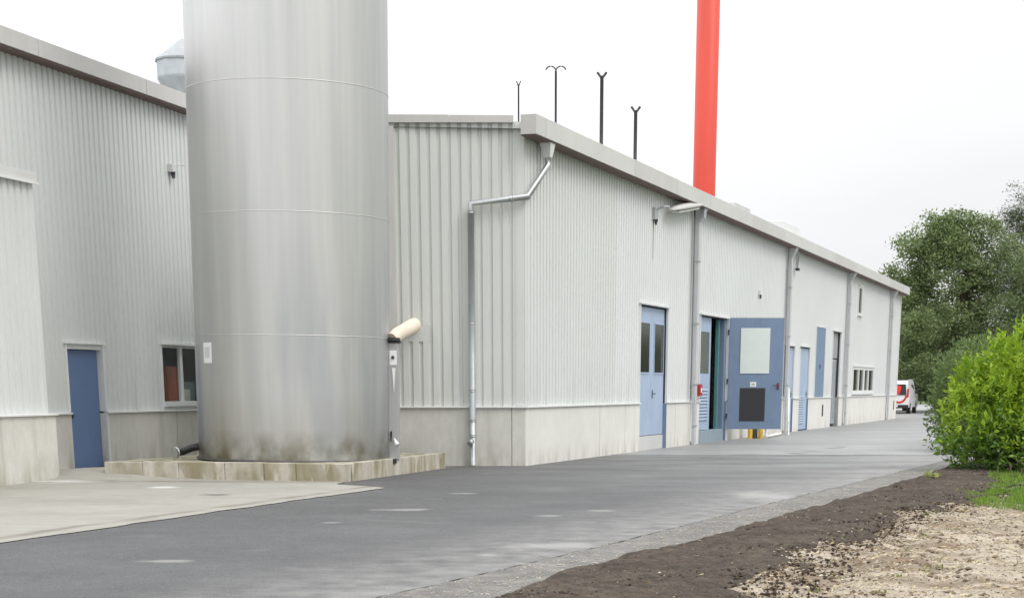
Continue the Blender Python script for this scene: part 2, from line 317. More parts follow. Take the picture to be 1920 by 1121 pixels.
# ------------------------------------------------------------------ ground sheets
def sheet(name,poly,z,m,kind='structure'):
    mb=MB(); mb.add([(x,y,z) for x,y in poly],[tuple(range(len(poly)))]); o=mb.build(name,m); o['kind']=kind; return o
def interp(tab,y):
    if y<=tab[0][0]: 
        (y0,x0),(y1,x1)=tab[0],tab[1]
    elif y>=tab[-1][0]: (y0,x0),(y1,x1)=tab[-2],tab[-1]
    else:
        for i in range(len(tab)-1):
            if tab[i][0]<=y<=tab[i+1][0]: (y0,x0),(y1,x1)=tab[i],tab[i+1]; break
    return x0+(x1-x0)*(y-y0)/(y1-y0)
XC=[(6,-3.3),(12.95,-1.22),(14.67,-.46),(17.97,.94),(23.11,2.96),(33.96,7.35),(36.6,8.41),(60,17.4),(110,37)]
XL=[(6,-2.9),(12.99,-.26),(14.67,.26),(16.39,1.08),(20.59,2.87),(25.66,4.87),(32.26,7.44),(38,9.7)]
XR=[(6,-.2),(12.95,1.58),(13.93,1.74),(14.5,2.06),(16.28,2.39),(18.49,3.38),(20.76,4.13),(22.3,4.86),(23.98,5.96),(26.32,6.86),(31.67,8.26),(38,10.5)]
sheet('ground',[(-900,-500),(900,-500),(900,1500),(-900,1500)],-.14,M['earth'])
# road: fresh asphalt in front, older asphalt beyond
ys=[6+i*.5 for i in range(71)]
def strip(name,fl,fr,y0,y1,step,z,m):
    mb=MB(); n=int((y1-y0)/step)+1; prev=None
    for i in range(n):
        y=y0+i*step; cur=[(fl(y),y,z),(fr(y),y,z)]
        if prev: mb.quad(prev[0],prev[1],cur[1],cur[0])
        prev=cur
    o=mb.build(name,m); o['kind']='structure'; return o
jag=lambda y,s,a: a*(noise.noise(Vector((y*1.7,s,0)))+.5*noise.noise(Vector((y*6,s,3))))
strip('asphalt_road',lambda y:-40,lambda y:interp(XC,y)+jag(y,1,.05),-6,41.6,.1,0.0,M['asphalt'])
mb=MB(); pts=[]
for i in range(300):
    x=-30+i*.15; pts.append((x,40.9+.5*noise.noise(Vector((x*.4,5,0)))+.25*noise.noise(Vector((x*2.1,7,0)))+.035*x))
left=[(x,y) for x,y in pts]
prev=None
for (x,y) in pts:
    cur=[(x,y,.004),(x+ (160-y)*.34,160,.004)]
    if prev: mb.quad(prev[0],cur[0],cur[1],prev[1])
    prev=cur
o=mb.build('old_road',M['old_asphalt']); o['kind']='structure'
# shoulder: rough broken edge between road and soil
def grid(name,fl,fr,y0,y1,ny,nx,hf,m,kind='structure',pw=1):
    mb=MB(); vs=[];fs=[]
    for j in range(ny+1):
        y=y0+(y1-y0)*(j/ny)**1.35
        a,b=fl(y),fr(y)
        for i in range(nx+1):
            u=(i/nx)**pw; x=a+(b-a)*u; vs.append((x,y,hf(x,y,u)))
    for j in range(ny):
        for i in range(nx):
            q=j*(nx+1)+i; fs.append((q,q+1,q+nx+2,q+nx+1))
    mb.add(vs,fs,True); o=mb.build(name,m); o['kind']=kind; return o
fb=lambda x,y,s,o=4: noise.fractal(Vector((x*s,y*s,0)),1.0,2.0,o)
grid('road_shoulder',lambda y:interp(XC,y)-.06+jag(y,1,.05),lambda y:interp(XL,y)+.35,6,40,420,22,
     lambda x,y,u:-.012+.022*min(1,u*8)+.012*fb(x,y,5),M['shoulder'])
def soilh(x,y,u):
    e=min(1,u*9,(1-u)*6); return -.03+.10*e**.6*(1+.25*fb(x,y,1.3,2))+.028*fb(x,y,6,5)*e
grid('soil_strip',lambda y:interp(XL,y)+.16*fb(3,y,1.6,4),lambda y:interp(XR,y)+.25+.5*fb(9,y,.9,4),6,38,620,64,soilh,M['soil'])
def sandh(x,y,u):
    w=fb(x*.45+y*.15,y*.9-x*.35,3.2,5)
    rut=fb((x*.94-y*.34)*1.6,(x*.34+y*.94)*.25,1.6,3)
    return .012+.04*w+.06*rut+.02*fb(x,y,9,3)
grid('sandy_ground',lambda y:interp(XR,y)-.5,lambda y:interp(XR,y)+4.5,6,40,560,110,sandh,M['sand'],pw=1.1)
grid('verge',lambda y:interp(XR,y)+4.4,lambda y:interp(XR,y)+60,4,60,30,30,lambda x,y,u:.0,M['earth'])
# concrete apron left
ap=[(-60,17.65-15),(-12,16.0),(-5.47,17.65),(-4.84,19.56),(-4.09,22.11),(-3.1,25.16),(-2.32,27.44),(-3.29,28.51),(-3.05,29.5),(-1.73,34.3),(-1.5,40),(-60,40)]
def apz(x,y): return .008+.16*math.exp(-(((x+7.6)/1.5)**2+((y-31.0)/1.2)**2))
AX=[(2.6,-14),(16.0,-6.0),(17.65,-5.47),(19.56,-4.84),(22.11,-4.09),(25.16,-3.1),(27.44,-2.32),(27.6,-2.45),(28.51,-3.25),(29.4,-3.2),(41,-3.2)]
mb=MB(); vs=[]; fs=[]; ny,nx=140,60
for j in range(ny+1):
    y=4+36*j/ny; xr=interp(AX,y)+ (.07*noise.noise(Vector((y*1.5,0,0)))+.03*noise.noise(Vector((y*7,0,0))))
    for i in range(nx+1):
        x=-16+(xr+16)*i/nx; vs.append((x,y,apz(x,y)))
for j in range(ny):
    for i in range(nx): q=j*(nx+1)+i; fs.append((q,q+1,q+nx+2,q+nx+1))
mb.add(vs,fs,True); o=mb.build('concrete_apron',M['apron']); o['kind']='structure'

# clods, pebbles
def rocks(name,n,place,size,m,flat=.6):
    V=[];F=[]
    base=[(1,0,0),(-1,0,0),(0,1,0),(0,-1,0),(0,0,1),(0,0,-1)]
    tri=[(0,2,4),(2,1,4),(1,3,4),(3,0,4),(2,0,5),(1,2,5),(3,1,5),(0,3,5)]
    for k in range(n):
        x,y,z=place(); s=size(); a=random.random()*6.28; ca,sa=math.cos(a),math.sin(a); st=random.uniform(.6,1.5)
        q=len(V)
        for b in base:
            j=random.uniform(.7,1.25); bx,by,bz=b[0]*s*st*j+random.uniform(-.3,.3)*s,b[1]*s*j+random.uniform(-.3,.3)*s,b[2]*s*flat*j
            V.append((x+bx*ca-by*sa,y+bx*sa+by*ca,z+bz))
        F+=[tuple(i+q for i in t) for t in tri]
    mb=MB(); mb.add(V,F); return mb.build(name,m)
def pl_soil():
    y=6+random.random()**1.2*28; u=random.random()
    if random.random()<.3: u=random.random()**3*.15
    x=interp(XL,y)+(interp(XR,y)-interp(XL,y)+.3)*u; return x,y,.06*min(1,u*8)+.005
o=rocks('soil_clods',9000,pl_soil,lambda:.006+.022*random.random()**4,M['clod']); tag(o,'loose clods of dark topsoil strewn along the soil strip','soil clods',kind='stuff')
def pl_sand():
    y=8+random.random()**1.2*22; u=random.random()**1.2*3.6; x=interp(XR,y)+u
    if y>22.3 and x>5.9: return pl_sand()
    return x,y,.006+sandh(x,y,0)
o=rocks('gravel',10000,pl_sand,lambda:.005+.016*random.random()**3,M['stone']); tag(o,'pale gravel scattered over the sandy ground','gravel',kind='stuff')
o=rocks('dirt_lumps',6500,pl_sand,lambda:.006+.034*random.random()**6,M['lump']); tag(o,'dark dirt lumps scattered over the sandy ground','dirt lumps',kind='stuff')
def pl_sh():
    y=7+random.random()**1.2*26; a,b=interp(XC,y),interp(XL,y); x=a+(b-a)*random.random()**.7; return x,y,.014
mbs=MB()
for k in range(5200):
    x,y,z=pl_sand() if k%25 else pl_soil(); a=random.gauss(.2,.9); l=random.uniform(.02,.09); w_=.0022+.002*random.random(); c_,s_=math.cos(a)*l,math.sin(a)*l; z+=.008
    mbs.quad((x-s_/l*w_,y+c_/l*w_,z),(x+s_/l*w_,y-c_/l*w_,z),(x+c_+s_/l*w_,y+s_-c_/l*w_,z+random.uniform(0,.012)),(x+c_-s_/l*w_,y+s_+c_/l*w_,z+random.uniform(0,.012)))
o=mbs.build('straw',mat('dry_straw',(.46,.38,.22),.8,0,var=(2,.4,(1,1,1)))); tag(o,'bits of dry straw and stalks strewn over the sandy ground','straw',kind='stuff')
def pl_mix():
    y=7+random.random()**1.2*24; x=interp(XR,y)+.25+random.gauss(.1,.22); return x,y,.012+sandh(x,y,0)
o=rocks('crumbled_soil',7000,pl_mix,lambda:.006+.02*random.random()**3,M['clod']); tag(o,'crumbled dark soil thinning out over the edge of the sandy ground','crumbled soil',kind='stuff')
o=rocks('soil_stones',900,pl_soil,lambda:.005+.012*random.random()**2,M['stone']); tag(o,'few small pale stones lying on the dark topsoil','stones',kind='stuff')
o=rocks('road_chippings',3500,pl_sh,lambda:.004+.009*random.random()**2,M['stone']); tag(o,'loose chippings along the broken edge of the road','chippings',kind='stuff')

# ------------------------------------------------------------------ cladding
PROF=[(0,0),(.115,0),(.135,-.044),(.182,-.044)]   # one pitch of .2, outward offset
def clad(mb,fr,t0,t1,z0,z1,openings=(),off=0,pitch=.2,flat=(),phase=0,k_=.85):
    """trapezoidal sheet with openings (ta,tb,za,zb) cut out; z1 may be a function of t"""
    zf=z1 if callable(z1) else (lambda t:z1)
    cuts=set([t0,t1]); n0=int(math.floor((t0-phase)/pitch))-1; n1=int((t1-phase)/pitch)+1
    def o_at(t):
        for (a,b) in flat:
            if a<=t<=b: return 0
        q=((t-phase)/pitch)%1*pitch; pts=PROF+[(.2,0)]
        for (a,oa),(b,ob) in zip(pts,pts[1:]):
            if a<=q<=b+1e-9: return k_*(oa+(ob-oa)*(q-a)/(b-a))
        return 0
    for k in range(n0,n1+1):
        for (a,_) in PROF:
            t=phase+k*pitch+a
            if t0<t<t1: cuts.add(round(t,5))
    for a,b,_,_ in openings:
        for t in (a,b):
            if t0<t<t1: cuts.add(t)
    cs=sorted(cuts)
    for a,b in zip(cs,cs[1:]):
        if b-a<1e-4: continue
        mid=(a+b)/2; iv=[]
        for (ta,tb,za,zb) in openings:
            if ta<=mid<=tb: iv.append((za,zb))
        iv.sort(); z=z0; segs=[]
        for za,zb in iv:
            if za>z: segs.append((z,za))
            z=max(z,zb)
        segs.append((z,None))
        oa,ob=o_at(a)+off,o_at(b)+off
        for s0,s1 in segs:
            ea=zf(a) if s1 is None else s1; eb=zf(b) if s1 is None else s1
            if ea-s0<.002: continue
            mb.quad(fr.p(a,oa,s0),fr.p(b,ob,s0),fr.p(b,ob,eb),fr.p(a,oa,ea))
def plinth(mb,fr,t0,t1,gaps,joints,o0,o1,z1,z0=-.2):
    """concrete panels between door gaps, split by fine joints"""
    xs=[t0]; 
    segs=[]; s=t0
    for a,b in sorted(gaps): segs.append((s,a)); s=b
    segs.append((s,t1))
    for a,b in segs:
        js=[a]+sorted(j for j in joints if a+.1<j<b-.1)+[b]
        for k,(p,q) in enumerate(zip(js,js[1:])):
            fr.box(mb,p+(.014 if k else 0),q-(.014 if k<len(js)-2 else 0),o0,o1,z0,z1)

# ------------------------------------------------------------------ right building
C=(-.18,35.35)
F1=Frame(C,19.13); FG=Frame(C,90)      # FG: t=+X so gable runs t<0, outwards -Y
FGx=Frame((C[0],C[1]),90)
TE=56.3; zt=lambda t:6.585-.0048*t     # top of the fascia drops a little along its length
WH=thing('warehouse','long pale grey ribbed metal warehouse with blue doors along its road side','building',(C[0],C[1],0))
D1=(8.5,11.1,.0,3.50); D2=(14.65,18.05,.0,3.48); D3=(27.0,28.6,0,2.92); D4=(29.75,31.6,0,2.94); D5=(32.8,34.8,1.14,3.72); D6=(36.6,38.5,0,3.67)
W1=(42.0,48.0,1.28,2.38); W2=(42.6,43.6,4.52,5.66)
LZ=1.14
mb=MB(); clad(mb,F1,.0,6.42,LZ,lambda t:zt(t)-.30,[],flat=[(0,.16)],phase=.02,k_=1.25); mb.build('side_cladding',M['clad_near'],WH)
mb=MB(); clad(mb,F1,6.42,TE,LZ,lambda t:zt(t)-.30,[D1,D2,D3,D4,D5,D6,W1,W2],phase=.02,k_=1.25); mb.build('side_cladding',M['clad_side'],WH)
GL=-5.0
mb=MB(); clad(mb,FG,GL,0,LZ,6.50,[(-2.42,-1.88,2.42,2.72)],flat=[(-.16,0)],phase=-.02)
FG.box(mb,-2.42,-1.88,-.02,-.004,2.42,2.72); mb.build('gable_cladding',M['clad'],WH)
mb=MB(); F1.box(mb,0.02,TE-.02,-.5,-.48,-.1,6.2); 
# rear, far and left side walls
F1.box(mb,TE-.2,TE,-20,-.012,-.1,6.2); 
FB=Frame((C[0]+GL,C[1]),19.13); FB.box(mb,0.0,50,-.2,.0,-.1,6.2)
pieces(mb,'rear_wall',M['clad'],WH)
mb=MB(); a=F1.p(-.1,.05,6.36); b_=F1.p(TE,.05,6.1); c=F1.p(TE,-20,6.3); 
d=(C[0]+GL-.05,C[1]+.05,6.46)
e=FB.p(50,0,6.2); mb.add([a,b_,c,(e[0]-3,e[1]+12,6.2),e,d],[(0,1,2,3,4,5)]); mb.build('roof',M['roof'],WH)
mb=MB(); gaps=[(D[0],D[1]) for D in (D1,D2,D3,D4,D6)]
plinth(mb,F1,0,TE,gaps,[5.13,7.2,12.0,19.5,24.0,33.8,40.6,45.5,50.2,54.6],-.25,.03,LZ); pieces(mb,'base_wall',M['concw'],WH,bevel=.006)
mb=MB(); plinth(mb,FG,GL,-.26,[],[-3.2],-.25,.03,LZ); FG.box(mb,-.25,.0,-.25,.03,-.2,LZ); pieces(mb,'gable_base_wall',M['conc'],WH,bevel=.006)
# drip flashing over the base wall
mb=MB(); s=0
for a,b in sorted(gaps)+[(TE,TE)]:
    F1.box(mb,s-(.0 if s else .05),a,-.06,.075,LZ,LZ+.03); s=b
pieces(mb,'drip_flashing',M['trimw'],WH,bevel=.004)
mb=MB(); FG.box(mb,GL,.02,-.06,.08,LZ+.001,LZ+.031); mb.build('gable_drip_flashing',M['trimw'],WH,bevel=.004)
# corner flashing strips
mb=MB(); F1.box(mb,.0,.17,.002,.010,LZ+.04,6.36); FG.box(mb,-.17,.0,.002,.010,LZ+.04,6.46); pieces(mb,'corner_flashing',M['clad'],WH)
mb=MB(); F1.box(mb,TE-.16,TE+.02,.002,.03,LZ+.04,6.0); pieces(mb,'corner_flashing',M['trimw'],WH)
mb=MB(); FG.box(mb,-2.68,-2.53,.002,.05,LZ+.04,6.42); mb.build('gable_trim_post',M['fascia'],WH,bevel=.005)
# fascia gutter box in lengths
edges=[-.32,.28,1.9,6.6,10.6,14.0,19.4,24.4,29.4,34.4,39.4,44.4,49.4,54.4,TE+.35]
for i,(a,b) in enumerate(zip(edges,edges[1:])):
    mb=MB(); o1=.36+(.004 if i%2 else 0)
    v=[F1.p(a+.004,.04,zt(a)-.36),F1.p(a+.004,o1,zt(a)-.36),F1.p(b-.004,o1,zt(b)-.36),F1.p(b-.004,.04,zt(b)-.36)]
    t=[F1.p(a+.004,.04,zt(a)),F1.p(a+.004,o1,zt(a)),F1.p(b-.004,o1,zt(b)),F1.p(b-.004,.04,zt(b))]
    mb.hexa(v,t); mb.build('fascia',M['fascia2'] if i%3 else M['fascia'],WH,bevel=.006)
mb=MB(); v=[(-.28,.05),( -.28,.33),(TE+.3,.33),(TE+.3,.05)]
mb.hexa([F1.p(t,o,zt(t)-.385) for t,o in v],[F1.p(t,o,zt(t)-.362) for t,o in v]); mb.build('soffit',M['soffit'],WH)
mb=MB()
for a,b,h0,h1 in ((-5.1,-1.45,6.63,6.62),(-1.445,-.2,6.615,6.61)):
    b4=[FG.p(a,-.05,6.475),FG.p(b-.005,-.05,6.475),FG.p(b-.005,.07,6.475),FG.p(a,.07,6.475)]
    t4=[FG.p(a,-.05,h0),FG.p(b-.005,-.05,h1),FG.p(b-.005,.07,h1),FG.p(a,.07,h0)]
    mb.hexa([b4[0],b4[3],b4[2],b4[1]],[t4[0],t4[3],t4[2],t4[1]])
pieces(mb,'gable_fascia',M['fascia'],WH,bevel=.005)
# raised lengths and a box upstand at the eave
mb=MB(); F1.box(mb,17.2,19.3,.0,.30,zt(18)+.005,zt(18)+.13); mb.build('eave_upstand',M['fascia2'],WH,bevel=.01)
mb=MB(); F1.box(mb,25.2,28.3,-.5,.1,zt(27)-.2,zt(27)+.36); mb.build('eave_upstand',M['trimw'],WH,bevel=.01)

# door surrounds: head flashing, jamb trims, reveals
def surround(D,z0=LZ,blue=True,rev=.24,head=.05):
    t0,t1,za,zb=D; mb=MB()
    F1.box(mb,t0-.10,t1+.10,-.03,.075,zb,zb+.045)
    F1.box(mb,t0-.05,t0,-.03,.03,z0+.032,zb-.001); F1.box(mb,t1,t1+.05,-.03,.03,z0+.032,zb-.001)
    mb.build('door_frame',M['trimw'],WH,bevel=.003)
    mb=MB()
    F1.box(mb,t1-.012,t1-.001,-rev,.025,0,z0-.005)
    mb.build('base_reveal',M['blue2'] if blue else M['grey_door'],WH)
    mb=MB(); F1.box(mb,t1-.012,t1-.001,-rev,-.035,z0-.004,zb-.003); F1.box(mb,t0+.001,t0+.012,-rev,-.035,0,zb-.003); F1.box(mb,t0+.012,t1-.012,-rev,-.035,zb-.02,zb-.003)
    pieces(mb,'door_reveal',M['grille'],WH)
def louvre(t0,t1,z0,z1,o,parent,n=10,m='grille'):
    mb=MB(); F1.box(mb,t0,t1,o,o+.004,z0,z1); mb.build('louvre_backing',M[m],parent)
    mb=MB(); h=(z1-z0)/n
    for k in range(n):
        z=z0+k*h; b=[F1.p(t0,o+.005,z+h*.8),F1.p(t1,o+.005,z+h*.8),F1.p(t1,o+.03,z+.1*h),F1.p(t0,o+.03,z+.1*h)]
        mb.add(b+[(p[0],p[1],p[2]+.012) for p in b],[(0,1,2,3),(7,6,5,4),(3,2,6,7),(0,4,5,1)])
    mb.build('louvre',M['blue3'],parent)
def handle(t,z,o,parent,fr=F1,s=1,m='black'):
    mb=MB(); fr.box(mb,t-.022,t+.022,o,o+.012,z-.11,z+.09); tube(mb,[fr.p(t,o+.012,z),fr.p(t,o+.06,z),fr.p(t-.13*s,o+.06,z)],.011,8); mb.build('handle',M[m],parent)
def leaf(t0,t1,z0,z1,o,m,name='door_leaf'):
    mb=MB(); F1.box(mb,t0,t1,o-.05,o,z0,z1); return mb.build(name,m,WH,bevel=.005)
# double door one (closed)
surround(D1)
mid=9.85; O=-.07
for (a,b,pa,pb) in ((8.53,mid-.006,8.68,9.62),(mid+.006,11.07,10.10,10.98)):
    lf=leaf(a,b,.36,3.46,O,M['blue3'])
    mb=MB(); F1.box(mb,pa,pb,O,O+.008,1.90,3.08); g=mb.build('pane',M['glass'],lf)
    mb=MB(); w=.035
    F1.box(mb,pa-w,pb+w,O,O+.018,1.90-w,1.90); F1.box(mb,pa-w,pb+w,O,O+.018,3.08,3.08+w); F1.box(mb,pa-w,pa,O,O+.018,1.9,3.08); F1.box(mb,pb,pb+w,O,O+.018,1.9,3.08); mb.build('glazing_bead',M['blue3'],lf)
    if a>9: handle(a+.12,1.38,O,lf,s=-1)
mb=MB(); F1.box(mb,8.52,11.08,-.24,-.06,-.1,.345); mb.build('threshold',M['trim'],WH,bevel=.01)
# double door two (right leaf open)
surround(D2)
lf=leaf(14.68,16.28,.36,3.44,O,M['blue3'])
mb=MB(); F1.box(mb,14.9,16.05,O,O+.008,1.92,3.05); mb.build('pane',M['glass'],lf)
louvre(14.85,16.0,.62,1.52,O,lf)
mb=MB(); F1.box(mb,14.67,18.03,-.24,-.04,-.1,.345); mb.build('threshold',M['sill'],WH,bevel=.01)
mb=MB(); F1.box(mb,17.45,17.56,-.22,-.12,.345,3.45); mb.build('door_post',M['teal'],WH,bevel=.006)
mb=MB(); F1.box(mb,17.80,18.03,-.22,-.03,.345,3.45); mb.build('door_jamb',M['blue2'],WH,bevel=.006)
# dark lobby behind
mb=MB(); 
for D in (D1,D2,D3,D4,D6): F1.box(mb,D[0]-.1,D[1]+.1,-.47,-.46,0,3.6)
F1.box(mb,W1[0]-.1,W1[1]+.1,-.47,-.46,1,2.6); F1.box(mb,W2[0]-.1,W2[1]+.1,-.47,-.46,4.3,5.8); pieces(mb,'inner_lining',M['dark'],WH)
# open leaf: swings out to face the camera
hp=F1.p(18.0,.03,0); FO=Frame((hp[0],hp[1]),88.5)
mb=MB(); FO.box(mb,.04,1.66,-.05,0,.33,3.50); lf=mb.build('open_door_leaf',M['blue2'],WH,bevel=.006); lf['label']='blue door leaf swung wide open'
mb=MB(); FO.box(mb,.38,1.25,.001,.02,1.93,3.22); mb.build('white_panel',M['white'],lf,bevel=.004)
mb=MB(); FO.box(mb,.40,1.16,.001,.012,.56,1.52); mb.build('vent_grille',M['grille'],lf,bevel=.003)
mb=MB()
for k in range(16):
    z=.60+k*.0575; FO.box(mb,.42,1.14,.012,.024,z,z+.014)
mb.build('grille_bar',M['black'],lf)
mb=MB(); FO.box(mb,.70,.88,.001,.008,1.55,1.69); mb.build('door_label',M['paper'],lf)
mb=MB(); FO.box(mb,.745,.835,.008,.010,1.59,1.65); mb.build('printed_mark',mat('grey_print',(.45,.47,.45),.6),lf)
mb=MB(); FO.box(mb,1.50,1.56,0,.015,1.47,1.66); tube(mb,[FO.p(1.53,.012,1.59),FO.p(1.53,.07,1.59),FO.p(1.37,.07,1.59)],.014,8); mb.build('handle',M['dred'],lf)
mb=MB(); FO.box(mb,.04,1.66,-.045,-.005,3.502,3.52); mb.build('top_rail',M['grey_door'],lf)
for z in (.7,1.7,3.1):
    mb=MB(); tube(mb,[FO.p(.02,.0,z-.08),FO.p(.02,.0,z+.08)],.022,8); pieces(mb,'hinge',M['grille'],lf)
# single doors
for (D,gl) in ((D3,True),(D4,True)):
    surround(D); lf=leaf(D[0]+.03,D[1]-.03,.04,D[3]-.04,-.03,M['blue3'])
    louvre(D[0]+.2,D[1]-.55,.25,1.25,-.03,lf,12); handle(D[1]-.2,1.3,-.03,lf)
mb=MB(); F1.box(mb,D5[0],D5[1],-.03,.02,LZ+.035,D5[3]); p=mb.build('blue_wall_hatch',M['blue2'],WH,bevel=.004)
handle((D5[0]+D5[1])/2,2.3,.02,p)
mb=MB(); F1.box(mb,D5[0]-.06,D5[0],-.03,.035,LZ+.035,D5[3]+.04); F1.box(mb,D5[1],D5[1]+.06,-.03,.035,LZ+.035,D5[3]+.04); F1.box(mb,D5[0],D5[1],-.03,.035,D5[3],D5[3]+.04); mb.build('hatch_frame',M['trimw'],WH)
surround(D6,blue=False)
mb=MB(); F1.box(mb,36.63,38.47,-.17,-.12,.1,2.62); lf=mb.build('sliding_door_leaf',M['grey_door'],WH,bevel=.004)
mb=MB(); F1.box(mb,36.63,38.47,-.17,-.10,2.66,3.64); mb.build('overdoor_panel',M['grey_door'],WH,bevel=.004)
mb=MB()
for t in (37.1,37.6,38.05): F1.box(mb,t,t+.03,-.12,-.10,.3,2.5)
pieces(mb,'door_rib',M['galv'],lf)
# windows
def window(fr,t0,t1,z0,z1,mull,parent,o=-.06,sill=True,pm='glass',fm='trimw',w=.06,name='window'):
    mb=MB(); fr.box(mb,t0,t1,o-.03,o-.022,z0,z1); wn=mb.build(name,M[pm],parent)
    mb=MB(); fr.box(mb,t0,t1,o-.04,o+.03,z0,z0+w); fr.box(mb,t0,t1,o-.04,o+.03,z1-w,z1); fr.box(mb,t0,t0+w,o-.04,o+.03,z0+w,z1-w); fr.box(mb,t1-w,t1,o-.04,o+.03,z0+w,z1-w)
    for a,ww in mull: fr.box(mb,a-ww/2,a+ww/2,o-.04,o+.032,z0+w,z1-w)
    mb.build('window_frame',M[fm],wn,bevel=.004)
    if sill:
        mb=MB(); fr.box(mb,t0-.06,t1+.06,-.04,.09,z0-.05,z0-.002); fr.box(mb,t0-.06,t1+.06,-.03,.03,1.081 if parent is not WH else z0-.08,z0-.05); mb.build('window_sill',M['trimw'],wn,bevel=.004)
    mb=MB(); fr.box(mb,t0-.06,t1+.06,-.04,.07,z1+.002,z1+.05); fr.box(mb,t0-.05,t0-.002,-.05,.03,z0,z1); fr.box(mb,t1+.002,t1+.05,-.05,.03,z0,z1); mb.build('window_trim',M['trimw'],wn)
    return wn
window(F1,*W1,[(43.6,.2),(45.1,.34),(46.4,.2)],WH,o=.0,w=.12)
window(F1,*W2,[],WH,o=.0,w=.07)
for t in (34.6,55.2):
    mb=MB(); F1.box(mb,t,t+.28,.031,.04,.45,.88); mb.build('wall_vent',M['grille'],WH)
# downpipes on the road side
for i,t in enumerate((13.75,26.9,39.75,52.6)):
    mb=MB(); z=zt(t)-.38
    v=[(t-.17,.05),(t+.17,.05),(t+.17,.33),(t-.17,.33)]; w=[(t-.10,.05),(t+.10,.05),(t+.10,.16),(t-.10,.16)]
    mb.hexa([F1.p(a,b,z-.32) for a,b in w],[F1.p(a,b,z) for a,b in v]); 
    F1.box(mb,t-.10,t+.10,.05,.158,-.05,z-.321); p=mb.build('downpipe',M['pipe'],WH,bevel=.012)
    mb=MB(); 
    for zz in (.5,1.6,3.2,4.8): F1.box(mb,t-.12,t+.12,.04,.172,zz,zz+.03)
    pieces(mb,'pipe_clip',M['galv'],p)
    mb=MB(); tube(mb,[F1.p(t-.42,.05,z),F1.p(t-.42,.05,1.3),F1.p(t-.36,.1,1.1),F1.p(t-.30,.1,.1)],.022,8); mb.build('side_conduit',M['pipe'],p)
# corner downpipe bending round onto the gable
mb=MB()
v=[(.62,.05),(1.02,.05),(1.02,.34),(.62,.34)]; w=[(.76,.14),(.90,.14),(.90,.28),(.76,.28)]
mb.hexa([F1.p(a,b,5.93) for a,b in w],[F1.p(a,b,6.33) for a,b in v]); mb.build('gutter_outlet',M['trimw'],WH,bevel=.01)
P0=F1.p(.83,.21,5.95); P0b=F1.p(.83,.21,5.80); P1=(C[0]+.07,C[1]-.14,5.12); P2=(C[0]-1.04,C[1]-.13,5.0)
mb=MB(); tube(mb,[P0,P0b,P1,P2,(P2[0],P2[1],4.85),(P2[0],P2[1],.02)],[.062]*6,16)
for a,b in ((P0b,.14),): pass
dp=mb.build('corner_downpipe',M['galv'],WH)
mb=MB(); tube(mb,[(P2[0],P2[1],4.86),(P2[0],P2[1],.9)],.0645,16); mb.build('painted_pipe_length',M['pipe_d'],dp)
mb=MB()
for z in (4.84,2.78,1.48,.9,.6): tube(mb,[(P2[0],P2[1],z-.014),(P2[0],P2[1],z+.014)],.075,16)
k=Vector(P1)*.25+Vector(P2)*.75; q=(Vector(P2)-Vector(P1)).normalized()*.02; k=Vector(P1)*.72+Vector(P2)*.28
tube(mb,[k-q,k+q],.075,16); pieces(mb,'pipe_clip',M['galv'],dp)
mb=MB(); tube(mb,[(P2[0]-.02,P2[1]-.05,.50),(P2[0]-.06,P2[1]-.11,.44)],[.055,.06],14); mb.build('inspection_cap',M['galv'],dp)
# small wall vent pipe, detector and rust streak bracket are separate fittings
def small(name,label,cat,loc,fn,group=None):
    t=thing(name,label,cat,loc,group); fn(t); return t
def f_(t):
    mb=MB(); F1.box(mb,14.28,14.52,.04,.14,1.30,1.62); mb.build('housing',M['red'],t,bevel=.008)
    mb=MB(); F1.box(mb,14.34,14.46,.14,.145,1.40,1.52); mb.build('button_cover',M['paper'],t)
small('fire_alarm_box','small red fire alarm box between the first downpipe and the open door','alarm box',F1.p(14.4,.04,1.3),f_)
def f_(t):
    mb=MB(); F1.box(mb,22.22,22.40,.0,.09,4.36,4.50); mb.build('housing',M['trimw'],t,bevel=.01)
    mb=MB(); tube(mb,[F1.p(22.31,.06,4.36),F1.p(22.31,.06,4.24)],.03,8); mb.build('sensor',M['grille'],t)
small('wall_sensor','tiny grey sensor high on the wall above the open blue door','sensor',F1.p(22.3,0,4.3),f_)
def f_(t):
    mb=MB(); tube(mb,[F1.p(27.9,.12,6.1),F1.p(27.9,.12,5.55),F1.p(28.05,.12,5.47),F1.p(28.2,.12,5.55),F1.p(28.2,.12,6.05)],.03,10); mb.build('loop',M['galv'],t)
    mb=MB(); F1.box(mb,27.95,28.15,.06,.18,5.42,5.5); mb.build('end_cap',M['grille'],t)
small('hanging_conduit','thin conduit loop hanging under the eave right of the second downpipe','conduit',F1.p(28,0,5.47),f_)
